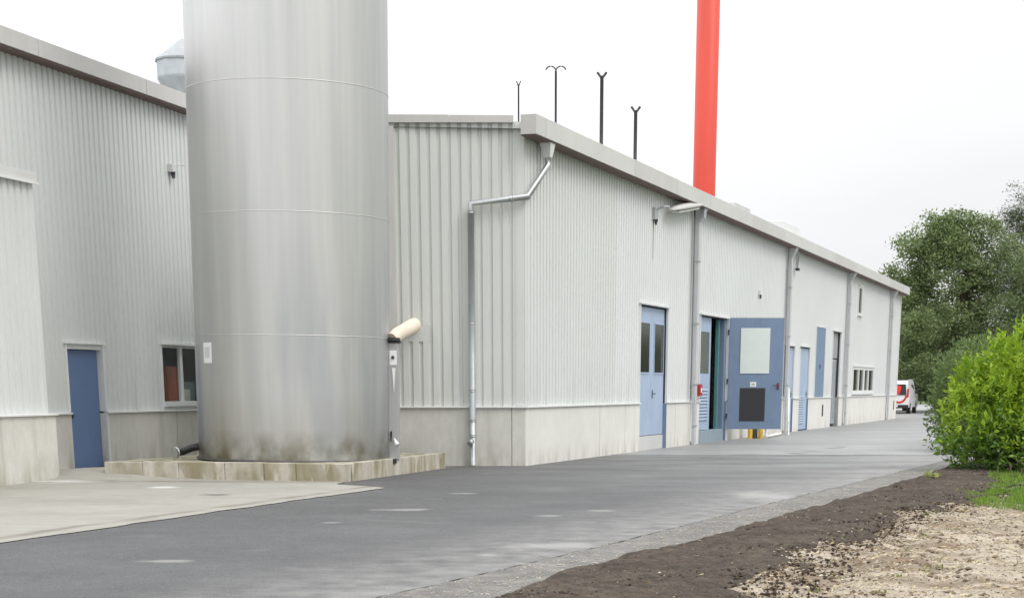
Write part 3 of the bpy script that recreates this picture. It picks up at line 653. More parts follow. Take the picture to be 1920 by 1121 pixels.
# insulated duct slanting under the eave by the first downpipe
def f_(t):
    a=Vector(F1.p(13.35,.30,6.24)); b=Vector(F1.p(11.9,1.0,5.86)); 
    a=Vector(F1.p(13.5,.36,6.16)); a=Vector(F1.p(13.35,.26,6.20)); b=Vector(F1.p(10.35,.22,5.80))
    d=(b-a); L_=d.length; d.normalize(); side=d.cross(Vector((0,0,1))).normalized(); up=side.cross(d).normalized()
    secs=[(0,.05,.06),(.1,.12,.10),(.45,.14,.13),(.8,.13,.10),(1,.08,.06)]
    V=[];Fs=[];n=12
    for (u,w,h) in secs:
        for k in range(n):
            an=2*PI*k/n; V.append(a+d*L_*u+side*math.cos(an)*w+up*(math.sin(an)*h if math.sin(an)>0 else math.sin(an)*h*.35))
    for i in range(len(secs)-1):
        for k in range(n): Fs.append((i*n+k,i*n+(k+1)%n,(i+1)*n+(k+1)%n,(i+1)*n+k))
    Fs+= [tuple(range(n)),tuple(range((len(secs)-1)*n,len(secs)*n))]
    mb=MB(); mb.add(V,Fs,True); mb.build('duct_shell',M['fascia2'],t)
    mb=MB(); V2=[a+d*L_*u+side*s*w-up*.045 for u,w in ((.15,.09),(.85,.10)) for s in (-1,1)]; V3=[p-up*.05 for p in V2]
    V3=[(Vector(p)-a)*.92+a+d*L_*.03 for p in V3]
    mb.hexa([V3[0],V3[1],V3[3],V3[2]],[V2[0],V2[1],V2[3],V2[2]]); mb.build('duct_underside',mat('ribbed_underside',(.62,.62,.60),.3,0,var=(20,.1,(1,1,1))),t)
    mb=MB(); tube(mb,[F1.p(13.7,.2,6.1),F1.p(13.6,.25,6.25),a],.035,10); F1.box(mb,13.58,13.82,.20,.30,5.9,6.32); mb.build('bracket',M['galv'],t)
small('eave_duct','long weathered cream insulated duct slanting under the eave, left of the first downpipe','duct',F1.p(13.5,.3,6.1),f_)
def f_(t):
    mb=MB(); F1.box(mb,9.45,9.75,.0,.08,5.52,5.80); tube(mb,[F1.p(9.6,.05,5.75),F1.p(9.6,.25,5.82),F1.p(9.9,.3,5.84)],.025,8); mb.build('mount',M['galv'],t,bevel=.008)
    mb=MB(); tube(mb,[F1.p(9.6,.06,5.53),F1.p(9.6,.06,5.40)],[.05,.02],10); mb.build('camera_head',M['grille'],t)
small('wall_bracket','small grey bracket under the eave left of the eave duct, rust below','bracket',F1.p(9.6,0,5.5),f_)
mb=MB()
mb.quad(F1.p(9.56,.0015,4.6),F1.p(9.60,.0015,4.6),F1.p(9.63,.0015,5.5),F1.p(9.54,.0015,5.5)); mb.build('rust_streak',mat('rust_streak',(.30,.27,.22),.8,0,var=(6,.3,(1,1,.2))),WH)

# posts, rail and leaning pipe behind the open door
def yp(x,y,label):
    t=thing('bollard',label,'bollard',(x,y,0),'yellow posts behind the open door')
    mb=MB(); tube(mb,[(x,y,-.02),(x,y,.95),(x,y,1.0)],[.075,.075,.05],16); mb.build('post',M['yel'],t)
    mb=MB()
    for z in (.38,.72): tube(mb,[(x,y,z),(x,y,z+.14)],.0765,16)
    pieces(mb,'black_band',M['black'],t); return t
yp(6.72,54.2,'left yellow post showing beneath the open blue door'); yp(7.06,54.3,'right yellow post showing beneath the open blue door, nearer the handle')
t=thing('concrete_footing','low dark stop block between the two yellow posts','stop block',(6.89,54.4,0))
mb=MB(); W0.box(mb,6.80,6.98,-54.5,-54.3,0,.42) if False else Frame((6.89,54.4),90).box(mb,-.08,.08,-.1,.1,-.02,.42); mb.build('block',M['rust'],t,bevel=.01)
t=thing('ground_rail','white metal rail lying on the ground beyond the open door','rail',(7.9,54.6,0))
mb=MB(); tube(mb,[(7.15,53.9,.06),(8.15,57.6,.06)],.045,10); tube(mb,[(7.15,53.9,.33),(7.6,55.6,.33)],.03,8); tube(mb,[(7.17,53.95,.0),(7.17,53.95,.36)],.03,8); mb.build('rail_bar',M['trimw'],t)
t=thing('leaning_pipe','thin white pipe leaning against the second downpipe','pipe',(8.3,57.6,0))
mb=MB(); tube(mb,[(8.35,57.2,.0),F1.p(26.4,.28,1.5)],.03,10); mb.build('pipe_length',M['trimw'],t)
mb=MB(); tube(mb,[(8.5,58.3,.0),F1.p(26.6,.28,1.45)],.02,10); tube(mb,[(8.35,57.2,.42),(8.5,58.3,.42)],.018,8); mb.build('brace',M['trimw'],t)

# ------------------------------------------------------------------ left building
LH=thing('workshop_building','grey green ribbed workshop on the left with one blue door and a window','building',(-8.76,33.09,0))
FL=Frame((-8.76,33.09),14); FBm=Frame((-8.13,29.83),14)
DR=(.03,1.42,0,2.33); WN=(4.0,6.6,1.20,2.40); LL=1.05; TL=9.6
mb=MB(); clad(mb,FL,-14,TL,LL,7.2,[DR,WN],phase=.1); mb.build('cladding',M['clad_left'],LH)
mb=MB(); plinth(mb,FL,-14,TL,[DR[:2]],[4.55],-.25,.03,LL); pieces(mb,'base_wall',M['conc'],LH,bevel=.006)
mb=MB(); FL.box(mb,-3.2,DR[0]-.02,-.05,.08,LL,LL+.03); FL.box(mb,DR[1]+.02,TL,-.05,.08,LL,LL+.03); pieces(mb,'drip_flashing',M['trimw'],LH,bevel=.004)
mb=MB()
for a,b in ((-14,-6),(-6,-.75),(-.745,3.4),(3.405,TL+.2)): FL.box(mb,a,b-.005,-.05,.30,7.13,7.42)
mb.build('fascia',M['fascia'],LH,bevel=.008)
mb=MB(); FL.box(mb,-14,TL+.15,-.05,.27,7.10,7.128); mb.build('soffit',M['soffit'],LH)
mb=MB(); FL.box(mb,-14,TL+.1,-18,-.06,7.1,7.3); mb.build('roof',M['roof'],LH)
mb=MB(); FL.box(mb,TL-.2,TL,-18,-.05,-.1,7.1); FL.box(mb,-14,-13.8,-18,-.05,-.1,7.1); FL.box(mb,-14,TL,-18,-17.8,-.1,7.1); pieces(mb,'side_wall',M['clad_left'],LH)
# link wall to the warehouse
a=FL.p(TL-.1,-.3,0); mb=MB(); W0.box(mb,a[0],-3.0,-41.6,-41.4,-.1,6.3) if False else Frame((a[0],a[1]),90).box(mb,0,4.0,-.2,0,-.1,6.3); mb.build('link_wall',M['clad_left'],LH)
# projecting lower bay
mb=MB(); clad(mb,FBm,-12,-.06,1.112,4.86,phase=.02,off=-.10,flat=[(-.14,-.06)]); mb.build('bay_cladding',M['clad_left'],LH)
mb=MB(); plinth(mb,FBm,-12,0,[],[-5.0],-1.2,.0,1.08); pieces(mb,'bay_base_wall',M['conc'],LH,bevel=.008)
mb=MB(); FBm.box(mb,-12,0.02,-.16,.05,1.081,1.112); mb.build('bay_drip_flashing',M['trimw'],LH,bevel=.004)
mb=MB(); FBm.box(mb,-12,-.0,-1.3,-.06,4.91,4.95); FBm.box(mb,-12,-.0,-.16,-.05,4.80,4.909); FBm.box(mb,-12,-.065,-1.3,-.17,4.5,4.865); mb.build('bay_capping',M['trim'],LH,bevel=.005)
mb=MB(); FBm.box(mb,-12,.01,-.05,-.02,4.76,4.80); mb.build('bay_drip',M['trimw'],LH)
mb=MB(); FBm.box(mb,-.075,-.06,-1.3,-.14,1.113,4.86); mb.build('bay_side_wall',M['clad_left'],LH)
# blue door
mb=MB(); FL.box(mb,DR[0]+.03,DR[1]-.02,-.16,-.10,.03,DR[3]-.10); bd=mb.build('door',M['blue'],LH,bevel=.006)
mb=MB(); FL.box(mb,DR[0]-.1,DR[1]+.1,-.05,.05,DR[3],DR[3]+.04); FL.box(mb,DR[0]-.04,DR[0],-.2,.03,LL+.035,DR[3]-.001); FL.box(mb,DR[1],DR[1]+.04,-.2,.03,LL+.035,DR[3]-.001); FL.box(mb,DR[0],DR[1],-.2,.0,DR[3]-.09,DR[3]-.002); mb.build('door_frame',M['trimw'],LH,bevel=.003)
mb=MB(); FL.box(mb,DR[1]+.001,DR[1]+.08,-.2,.035,0,LL-.001); mb.build('door_jamb',M['trimw'],LH)
mb=MB(); tube(mb,[FL.p(.16,-.10,1.02),FL.p(.16,-.03,1.02)],.035,12); tube(mb,[FL.p(.16,-.04,1.02),FL.p(.16,-.02,1.02)],.055,12); mb.build('door_knob',M['black'],bd)
mb=MB(); FL.box(mb,0,DR[1],-.2,.0,-.02,.025); mb.build('threshold',M['rust'],LH)
window(FL,WN[0]+.02,WN[1],WN[2],WN[3],[(5.12,.13)],LH,o=-.10,pm='pane',w=.05)
mb=MB(); FL.box(mb,3.2,9.3,-2.6,-2.5,.2,3.2); FL.box(mb,3.2,9.3,-2.5,-.3,.2,.3); FL.box(mb,3.2,9.3,-2.5,-.3,3,3.1); FL.box(mb,3.1,3.2,-2.6,-.3,.2,3.1); pieces(mb,'room_lining',mat('grey_room_wall',(.30,.30,.27),.9),LH)
t=thing('cabinet','rust red cabinet seen inside the left workshop window','cabinet',FL.p(5.0,-.9,.3))
mb=MB(); FL.box(mb,5.05,5.62,-1.0,-.42,.3,1.98); mb.build('carcass',M['inside_r'],t,bevel=.01); mb=MB(); FL.box(mb,5.09,5.58,-.419,-.40,.4,1.95); mb.build('cabinet_door',M['inside_r'],t,bevel=.01)
t=thing('machine','blue grey machine standing inside the left workshop window, right of the red cabinet','machine',FL.p(6.0,-1,.3))
mb=MB(); FL.box(mb,5.75,6.5,-.95,-.42,.3,1.66); mb.build('housing',M['inside_g'],t,bevel=.02); mb=MB(); FL.box(mb,5.85,6.2,-.419,-.40,1.25,1.5); mb.build('control_panel',M['paper'],t)
def f_(t):
    mb=MB(); FL.box(mb,4.78,4.95,.0,.12,5.86,6.02); mb.build('body',M['trim'],t,bevel=.01)
    mb=MB(); tube(mb,[FL.p(4.86,.08,5.86),FL.p(4.86,.1,5.74)],[.055,.03],12); mb.build('lens_cap',M['grille'],t)
    mb=MB(); tube(mb,[FL.p(4.95,.05,6.0),FL.p(5.15,.14,6.04),FL.p(5.3,.14,6.04)],.015,8); mb.build('arm',M['trim'],t)
small('security_light','small grey security light on the left workshop wall beside the tank','light',FL.p(4.86,0,5.9),f_)
# roof cowl
cz=7.28; CX,CY=-8.36,44.0
t=thing('roof_ventilator','galvanised roof ventilator cowl with a conical cap behind the steel tank','ventilator',(CX,CY,cz))
mb=MB(); lathe(mb,(CX,CY,cz),[(.40,-.1),(.40,.95),(.63,1.36)],12,False); mb.build('neck',M['vent'],t)
mb=MB(); lathe(mb,(CX,CY,cz),[(.63,1.36),(.64,1.40),(.64,1.76),(.66,1.77)],12,False); mb.build('drum',M['vent'],t)
mb=MB(); lathe(mb,(CX,CY,cz),[(.67,1.75),(.67,1.79),(.0,2.28)],12,False); mb.build('cap',M['grey_door'],t)

# ------------------------------------------------------------------ pedestal and tank
A=Vector((-7.45,30.2,0)); B=Vector((-3.12,29.32,0)); Cc=Vector((-1.73,34.35,0)); Dd=Vector((-6.2,35.2,0))
t=thing('tank_plinth','low stained concrete plinth under the steel tank','plinth',(B.x,B.y,0))
mb=MB(); PH=.30
mb.hexa([(A.x+.03,A.y+.04,-.1),(B.x-.03,B.y+.05,-.1),(Cc.x-.06,Cc.y,-.1),(Dd.x,Dd.y,-.1)],[(A.x+.03,A.y+.04,PH-.012),(B.x-.03,B.y+.05,PH-.012),(Cc.x-.06,Cc.y,PH-.012),(Dd.x,Dd.y,PH-.012)]); mb.build('slab_top',M['moss'],t)
mb=MB()
def blocks(P,Q,cuts,th=.16):
    d=(Q-P); L_=d.length; d.normalize(); n=Vector((d.y,-d.x,0))
    for a,b in zip(cuts,cuts[1:]):
        p=P+d*(a*L_+.004); q=P+d*(b*L_-.004); j=random.uniform(-.004,.004)
        bb=[p+n*(.0+j),q+n*(.0+j),q-n*th,p-n*th]; h=PH+random.uniform(-.006,.006)
        mb.hexa([(v.x,v.y,-.1) for v in bb],[(v.x,v.y,h) for v in bb])
blocks(A,B,[0,.16,.31,.50,.66,.79,1]); blocks(B,Cc,[.034,.15,.32,.50,.72,1]); mb.build('edge_blocks',M['ped'],t,bevel=.008)
TC=Vector((-4.33,31.75,.30)); TR=1.735
TK=thing('steel_tank','tall brushed stainless steel storage tank standing on a low concrete plinth','tank',TC)
def seamr(z): return TR
prof=[]; seams=[2.40,4.38,6.42,8.6,10.8]
zz=[0]; 
for i,s in enumerate([0]+seams):
    nx_=(seams+[13.0])[i]; base=TR
    for u in np.linspace(0.002,.998,8):
        prof.append((base, (s-.3*(i>0))+((nx_-.3)-(s-.3*(i>0)))*u))
mb=MB(); lathe(mb,TC,prof,180); tk=mb.build('shell',M['steel'],TK)
mb=MB()
for s in seams[:5]: lathe(mb,TC,[(TR-.01,s-.3-.007),(TR+.003,s-.3-.006),(TR+.005,s-.3+.006),(TR-.01,s-.3+.007)],180)
pieces(mb,'weld_seam',M['weld'],TK)
mb=MB(); lathe(mb,TC,[(TR,12.69),(TR*.5,13.3),(0,13.5)],96); mb.build('roof_cone',M['steel'],TK)
mb=MB(); lathe(mb,TC,[(TR+.03,-.012),(TR+.03,.02),(TR-.02,.025)],120); mb.build('base_ring',M['rust'],TK)
def onT(deg,z,r=0): return Vector((TC.x+(TR+r)*math.cos(R(deg)),TC.y+(TR+r)*math.sin(R(deg)),z))
def patch(name,d0,d1,z0,z1,m,r=.016,n=4):
    V=[];Fs=[]
    for k in range(n+1):
        d=d0+(d1-d0)*k/n
        for z in (z0,z1):
            for rr in (r-.012,r): V.append(onT(d,z,rr))
    for k in range(n):
        a=4*k; b=a+4; Fs+=[(a+1,b+1,b+3,a+3),(a,a+2,b+2,b),(a+3,b+3,b+2,a+2),(a,b,b+1,a+1)]
    Fs+=[(0,1,3,2),(4*n,4*n+2,4*n+3,4*n+1)]
    mb=MB(); mb.add(V,Fs); return mb.build(name,m,TK)
lab=patch('label_plate',-144.3,-135.8,1.93,2.27,M['paper'])
patch('label_print',-142.8,-137.3,2.02,2.20,mat('faint_print',(.6,.6,.6),.6),r=.0175)
# faint wide stiffener seam on the right of the shell
mb=MB(); 
a=onT(-14,0,.0)
# outlet elbow, left base
mb=MB(); p0=onT(-168,.50,-.05); p1=onT(-168,.47,.12); p2=Vector((p1.x-.16,p1.y-.10,.40)); p3=Vector((p1.x-.24,p1.y-.20,.39))
tube(mb,[p0,p1,p2,p3],.065,14); el=mb.build('outlet_elbow',M['black'],TK)
mb=MB(); p4=p3+(p3-p2).normalized()*.05; tube(mb,[p3,p4],.10,18); mb.build('flange',M['galv'],el); 
# service box at the right base
bx=Frame((-2.62,31.55),90)
mb=MB(); bx.box(mb,-.02,.19,-.26,.0,.30,2.33); sb=mb.build('service_box',mat('box_sheet',(.42,.42,.41),.45,.3,var=(3,.08,(1,1,.3))),TK,bevel=.012)
mb=MB(); bx.box(mb,-.06,-.02,-.1,.03,.28,2.36); mb.build('box_edge_channel',M['grille'],sb)
mb=MB(); bx.box(mb,.03,.16,.001,.010,1.95,2.2); mb.build('box_label',M['paper'],sb)
mb=MB(); tube(mb,[bx.p(.09,.02,2.08),bx.p(.09,.035,2.08)],.03,10); mb.build('gauge',M['grille'],sb)
mb=MB(); mb.add([bx.p(.075,.004,1.9),bx.p(.135,.004,1.9),bx.p(.105,.004,1.45),bx.p(.075,.014,1.9),bx.p(.135,.014,1.9),bx.p(.105,.014,1.45)],[(0,1,2),(5,4,3),(0,3,4,1),(1,4,5,2),(2,5,3,0)]); mb.build('hanging_tag',M['paper'],sb)
mb=MB(); bx.box(mb,-.02,.14,-.05,.12,.24,.32); mb.build('box_foot',M['black'],sb)
mb=MB(); tube(mb,[bx.p(.10,.03,.68),bx.p(.17,.10,.56)],[.012,.045],12); mb.build('drain_funnel',M['paper'],sb)
mb=MB(); tube(mb,[bx.p(.05,.02,.62),bx.p(.05,.02,.80)],.015,8); mb.build('valve_stem',M['black'],sb)
mb=MB(); bx.box(mb,-.03,.22,-.3,.01,2.33,2.38); mb.build('box_collar',M['black'],sb)
# insulated pipe from the box back to the gable
t=thing('insulated_pipe','cream insulated pipe running from the tank box to the gable wall','pipe',(-2.5,31.6,2.38))
mb=MB(); P=[Vector((-2.52,31.60,2.37)),Vector((-2.44,31.72,2.44)),Vector((-2.20,32.15,2.60)),Vector((-2.17,32.30,2.63)),Vector((-2.19,32.45,2.64)),Vector((-2.37,35.36,2.735))]
tube(mb,P,[.11,.13,.135,.128,.11,.10],18); mb.build('insulation',M['cream'],t)
mb=MB(); tube(mb,[P[0]-Vector((0,0,.02)),P[0]+Vector((0,.0,.02))],.145,18); mb.build('dark_collar',M['black'],t)
TK.rotation_euler=(0,R(.75),0)

# ------------------------------------------------------------------ chimney, stacks on the roof
CH=Vector((6.79,72.0,5.5)); t=thing('chimney','tall orange red steel chimney rising behind the warehouse roof','chimney',CH)
mb=MB(); lathe(mb,CH,[(.445,0),(.445,21),(.40,21.001),(.40,20)],64); mb.build('stack',M['chim'],t)
mb=MB(); 
for z in (2.0,14): lathe(mb,CH,[(.445,z),(.449,z),(.449,z+.03),(.445,z+.03)],64)
pieces(mb,'joint_ring',M['chim'],t)
mb=MB(); lathe(mb,CH,[(.7,-.3),(.7,.25),(.46,.35)],48); mb.build('base_collar',M['galv'],t)
def stack(x,y,ztop,r,kind,label):
    t=thing('vent_pipe',label,'vent pipe',(x,y,6.2),'vent pipes standing on the warehouse roof')
    mb=MB(); tube(mb,[(x,y,5.9),(x+.0,y,ztop)],[r,r*.92],12); mb.build('pipe',M['rust'],t)
    for s in (-1,1):
        mb=MB()
        if kind=='curl': pts=[(x,y,ztop-.05)]+[(x+s*(.16-.16*math.cos(a)),y,ztop+.14*math.sin(a)) for a in np.linspace(.3,2.9,8)]; tube(mb,pts,r*.6,8)
        else: tube(mb,[(x,y,ztop-.08),(x+s*r*1.0,y,ztop+.0),(x+s*r*2.4,y,ztop+.10)],r*.62,8)
        mb.build('outlet',M['rust'],t)
def ztop_at(px,py,Y):   # numbers taken from the photograph once
    return py
stack(-.50,62,11.40,.030,'y','thinnest and leftmost vent pipe on the warehouse roof')
stack(.71,58,11.15,.038,'curl','vent pipe with two outlets curling down, second from the left')
stack(2.05,55,10.52,.058,'y','thick dark vent pipe with forked top, tallest right of the curled one')
stack(3.02,54,9.42,.055,'y','short dark forked vent pipe nearest the red chimney')

# ------------------------------------------------------------------ foliage
def leaves(name,mat_,pts,size,parent,asp=.55,up=.3,fold=True,jit=.4,outward=None,ow=.6):
    """pts (n,3) world; each leaf is a pointed folded blade of its own random orientation"""
    n=len(pts); P=np.asarray(pts); d=rng.normal(size=(n,3)); d[:,2]=d[:,2]*.6+up
    if outward is not None: d+=outward*ow*1.6
    d/=np.linalg.norm(d,axis=1)[:,None]; q=rng.normal(size=(n,3)); s=np.cross(d,q); s/=np.linalg.norm(s,axis=1)[:,None]
    nn=np.cross(d,s); L_=size*(1+jit*rng.uniform(-1,1,n))[:,None]; w=L_*asp*.5
    root=P; tip=P+d*L_; m1=P+d*L_*.45+s*w+nn*w*.25; m2=P+d*L_*.45-s*w+nn*w*.25
    V=np.stack([root,m1,tip,m2],1).reshape(-1,3)
    off=np.array(WLOC[parent]) if parent is not None else np.zeros(3)
    V=V-off
    idx=np.arange(n)[:,None]*4; F=np.concatenate([idx+np.array([[0,1,2]]),idx+np.array([[0,2,3]])],1).reshape(-1,3)
    me=bpy.data.meshes.new(name); me.vertices.add(len(V)); me.vertices.foreach_set('co',V.astype(np.float32).ravel())
    me.loops.add(F.size); me.loops.foreach_set('vertex_index',F.astype(np.int32).ravel())
    me.polygons.add(len(F)); me.polygons.foreach_set('loop_start',(np.arange(len(F))*3).astype(np.int32)); me.polygons.foreach_set('loop_total',np.full(len(F),3,dtype=np.int32))
    me.update(); me.validate(); me.materials.append(mat_)
    o=bpy.data.objects.new(name,me); COL.objects.link(o)
    if parent is not None: o.parent=parent
    WLOC[o]=Vector(off); return o
def blob_points(blobs,n,shell=.45):
    vol=np.array([b[3]*b[4]*b[5] for b in blobs])**.75; k=rng.choice(len(blobs),n,p=vol/vol.sum())
    B_=np.array([b[:6] for b in blobs])[k]; d=rng.normal(size=(n,3)); d/=np.linalg.norm(d,axis=1)[:,None]
    r=1-shell*rng.random(n)**1.6
    lump=1+.26*np.sin(d[:,0]*7+B_[:,0]*3)*np.sin(d[:,1]*6+B_[:,1]*2+1)*np.sin(d[:,2]*8+B_[:,2])
    return B_[:,:3]+d*B_[:,3:6]*(r*lump)[:,None], d
def tree(name,label,cat,base,h,blobs,n,size,mat_,trunk_r=.22,limbs=9,group='trees beyond the warehouse',needle=False):
    t=thing(name,label,cat,base,group); x,y,z=base
    mb=MB(); pts=[(x,y,z-.1)]; 
    for k in range(1,7): pts.append((x+random.uniform(-.15,.15)*k*.5,y+random.uniform(-.15,.15)*k*.5,z+h*.88*k/6))
    tube(mb,pts,[trunk_r*(1-.14*k) for k in range(7)],10)
    for k in range(limbs):
        b=blobs[k%len(blobs)]; i=random.randint(1,4); p=Vector(pts[i]); q=Vector(b[:3]); m_=(p+q)/2+Vector((0,0,-.1*(q-p).length))
        tube(mb,[p,m_,q],[trunk_r*.45,trunk_r*.28,trunk_r*.1],7)
    mb.build('trunk',M['bark'],t)
    # sprays: leaves gather into twigs so that sky shows between them
    ns=n//44; c,d=blob_points(blobs,ns); c=np.repeat(c,44,0); dd=np.repeat(d,44,0)
    c=c+rng.normal(size=c.shape)*np.array([.27,.27,.17])
    leaves('crown',mat_,c,size,t,asp=.55 if not needle else .25,outward=dd,ow=.3); return t
def mkblobs(cx_,cy_,z0,z1,rx,ry,n,rb,top=1.0,seed=1):
    rd=random.Random(seed); out=[]
    for k in range(n):
        u=(k+.5)/n; z=z0+(z1-z0)*u; w=math.sin(PI*min(1,(.18+.82*u)))**.55*top if u<.97 else .35
        a=k*2.4+rd.random(); rr=rd.uniform(.45,1)
        r=rb*rd.uniform(.7,1.2); out.append((cx_+math.cos(a)*rx*w*rr,cy_+math.sin(a)*ry*w*rr,z,r,r,r*.72))
    return out
tree('broadleaf_tree','large broadleaf tree rising just right of the far end of the warehouse','tree',(26.6,110,0),12.6,
     mkblobs(25.6,110,1.2,10.8,3.7,3.0,44,1.0,seed=3)+[(23.0,109.5,9.9,.95,.9,.7),(22.5,110,8.4,1.0,.9,.7),(24.3,110,10.9,.95,.9,.7),(26.0,110,11.4,1.0,.9,.6),(27.5,110,10.9,1.0,.9,.7),(28.8,110,10.0,1.0,1,.8),(25.2,109,9.8,1.2,1,.9),(23.8,111,7.4,1.2,1,.9),(22.0,110.4,7.4,.7,.7,.5),(29.6,109,8.8,1.0,1,.8)],68000,.17,M['leafA'],.26,12)
tree('broadleaf_tree','lower dark tree behind the bright laurel, right of the tallest broadleaf','tree',(31.0,106,0),10,
     mkblobs(31.2,106,1.2,9.8,3.6,3,32,1.2,seed=5),62000,.17,M['leafB'],.24,10)
tree('broadleaf_tree','dark low tree filling the gap directly behind the white van','tree',(25.0,118,0),7,
     mkblobs(25.2,118,.8,6.3,3.2,2.5,18,1.3,seed=8),36000,.2,M['leafB'],.2,8)
tree('broadleaf_tree','dark tree at the right edge behind the laurel and below the conifer','tree',(35.5,112,0),11,
     mkblobs(35.6,112,1,9.0,3.6,3,26,1.4,seed=11),42000,.2,M['leafB'],.24,10)
cb=[]
for k in range(26):
    u=k/25; z=3+10.9*u; w=2.7*(1-u)**.8+.18
    for j in range(3 if u<.85 else 1):
        a=k*1.9+j*2.1; cb.append((31.0+math.cos(a)*w*.75,115+math.sin(a)*w*.75,z-.25*w,.62*w**.5+.15,.62*w**.5+.15,.34))
for (a_,b_,c_) in ((30.5,114.6,13.4),(29.2,115,11.4),(31.6,115,13.9),(28.7,114.8,10.2),(30.0,115,12.4)): cb.append((a_,b_,c_-.5,.22,.22,.75))
tree('conifer_tree','dark conifer with upright tips, tallest tree at the right edge','tree',(31.0,115,0),14,cb,44000,.17,M['leafC'],.2,14,needle=True)
# far tree belt that closes the horizon on the right
bl=[(38+4.2*k,150+random.uniform(-5,5),3.0+random.uniform(-.5,.8),3.4,3,3.2) for k in range(16)]
c,d=blob_points(bl,26000,.5); bt=leaves('tree_belt',M['leafB'],c,.7,None,outward=d); tag(bt,'distant belt of dark trees closing the view behind the parking area','tree belt',kind='stuff')

# shrubs
def shrub(name,label,cat,base,blobs,n,size,mats,shoots=0,group=None,asp=.42,stems=10):
    t=thing(name,label,cat,base,group); x,y,z=base
    mb=MB()
    for k in range(stems):
        b=random.choice(blobs); p=Vector((x+random.uniform(-.5,.5),y+random.uniform(-.5,.5),z-.05)); q=Vector(b[:3])
        tube(mb,[p,(p+q)/2+Vector((0,0,.15)),q],[.03,.02,.008],6)
    mb.build('stems',M['bark'],t)
    if len(mats)==2:
        m_=11; ns=n//m_; c0,d0=blob_points(blobs,ns,.42); ax=d0*.9+np.array([0,0,.75])+rng.normal(size=d0.shape)*.35; ax/=np.linalg.norm(ax,axis=1)[:,None]
        ln=rng.uniform(.16,.34,ns); c=[];d=[]; o1=np.cross(ax,rng.normal(size=ax.shape)); o1/=np.linalg.norm(o1,axis=1)[:,None]; o2=np.cross(ax,o1)
        for j in range(m_):
            a_=j*2.4; c.append(c0+ax*(ln*(j+.5)/m_)[:,None]); d.append(ax*.7+o1*math.cos(a_)*.75+o2*math.sin(a_)*.75)
        c=np.concatenate(c); d=np.concatenate(d)
    else: c,d=blob_points(blobs,n,.5)
    keep=c[:,2]>.05; c=c[keep]; d=d[keep]
    if len(mats)==2:
        # bright green leaves higher up, deep green leaves lower down
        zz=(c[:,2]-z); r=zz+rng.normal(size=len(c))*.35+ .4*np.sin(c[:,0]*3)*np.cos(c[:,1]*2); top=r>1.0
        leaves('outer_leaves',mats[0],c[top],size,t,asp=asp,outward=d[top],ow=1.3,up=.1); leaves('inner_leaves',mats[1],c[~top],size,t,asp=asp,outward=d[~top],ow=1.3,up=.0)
    else: leaves('foliage',mats[0],c,size,t,asp=asp,outward=d)
    if shoots:
        P=[];Dn=[]; mb=MB()
        bs=[b for b in blobs if b[2]+b[5]>z+1.2]
        for k in range(shoots):
            b=random.choice(bs); a=random.random()*6.28; e=random.uniform(.4,1.5)
            s=Vector((b[0]+math.cos(a)*math.cos(e)*b[3]*.95,b[1]+math.sin(a)*math.cos(e)*b[4]*.95,b[2]+math.sin(e)*b[5]*.95)); dr=Vector((math.cos(a)*.35,math.sin(a)*.35,1)).normalized(); L_=random.uniform(.12,.38)
            tube(mb,[s,s+dr*L_],[.006,.003],5,False)
            m_=int(L_/.026)
            for j in range(m_): P.append(s+dr*L_*(j+1)/m_); aa=j*2.4; Dn.append((math.cos(aa)*.7,math.sin(aa)*.7,.9))
        leaves('new_shoots',mats[0],np.array([tuple(p) for p in P]),size*.85,t,asp=asp,up=0,outward=np.array(Dn),ow=1.6)
    return t
lb=[]; rd=random.Random(4)
# profile of the laurel: rises from the path side towards the right edge
for (x,y,zc,r) in [(7.95,32.6,.55,.50),(8.1,33.2,1.0,.48),(8.5,32.4,.6,.60),(8.35,33.6,1.45,.50),(8.6,32.8,1.15,.6),(8.75,33.4,1.85,.52),(9.1,32.3,.6,.65),(9.1,32.9,1.5,.65),(9.2,33.4,2.15,.5),(9.5,32.3,1.1,.6),(9.65,32.8,1.95,.6),(9.8,33.3,2.42,.45),(9.9,32.0,.6,.7),(10.1,32.4,1.5,.7),(10.4,32.8,2.2,.6),(10.6,32.0,.8,.8),(10.9,32.6,1.8,.8),(11.4,32.2,1.0,.9),(11.6,33,2.1,.8),(9.4,34.0,1.4,1.0),(10.4,34.2,1.7,1.0),(12.3,32.5,1.2,1.0)]:
    lb.append((x+.12,y,zc,r*.86,r*.86,r*.82))
for (x,y,zc,r) in [(8.3,32.3,.3,.4),(8.9,32.0,.3,.45),(9.6,31.7,.3,.5),(10.4,31.5,.35,.5),(11.1,31.7,.4,.6)]: lb.append((x,y,zc,r,r,r*.8))
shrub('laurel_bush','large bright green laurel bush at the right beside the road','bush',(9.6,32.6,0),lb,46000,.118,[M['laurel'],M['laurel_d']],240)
hb=[(10.95+.6*k,43.5+2*k+random.uniform(-.4,.4),.9+random.uniform(0,1.0),1.0,1.0,.95) for k in range(5)]+[(10.55,43.5,.9,.8,.9,.95),(10.6,44,1.7,.6,.6,.75),(11.3,44.6,2.2,.6,.6,.6)]
shrub('shrub','duller grey green shrub behind the bright laurel on its left side','bush',(11.0,43.8,0),hb,26000,.10,[M['hedge']])

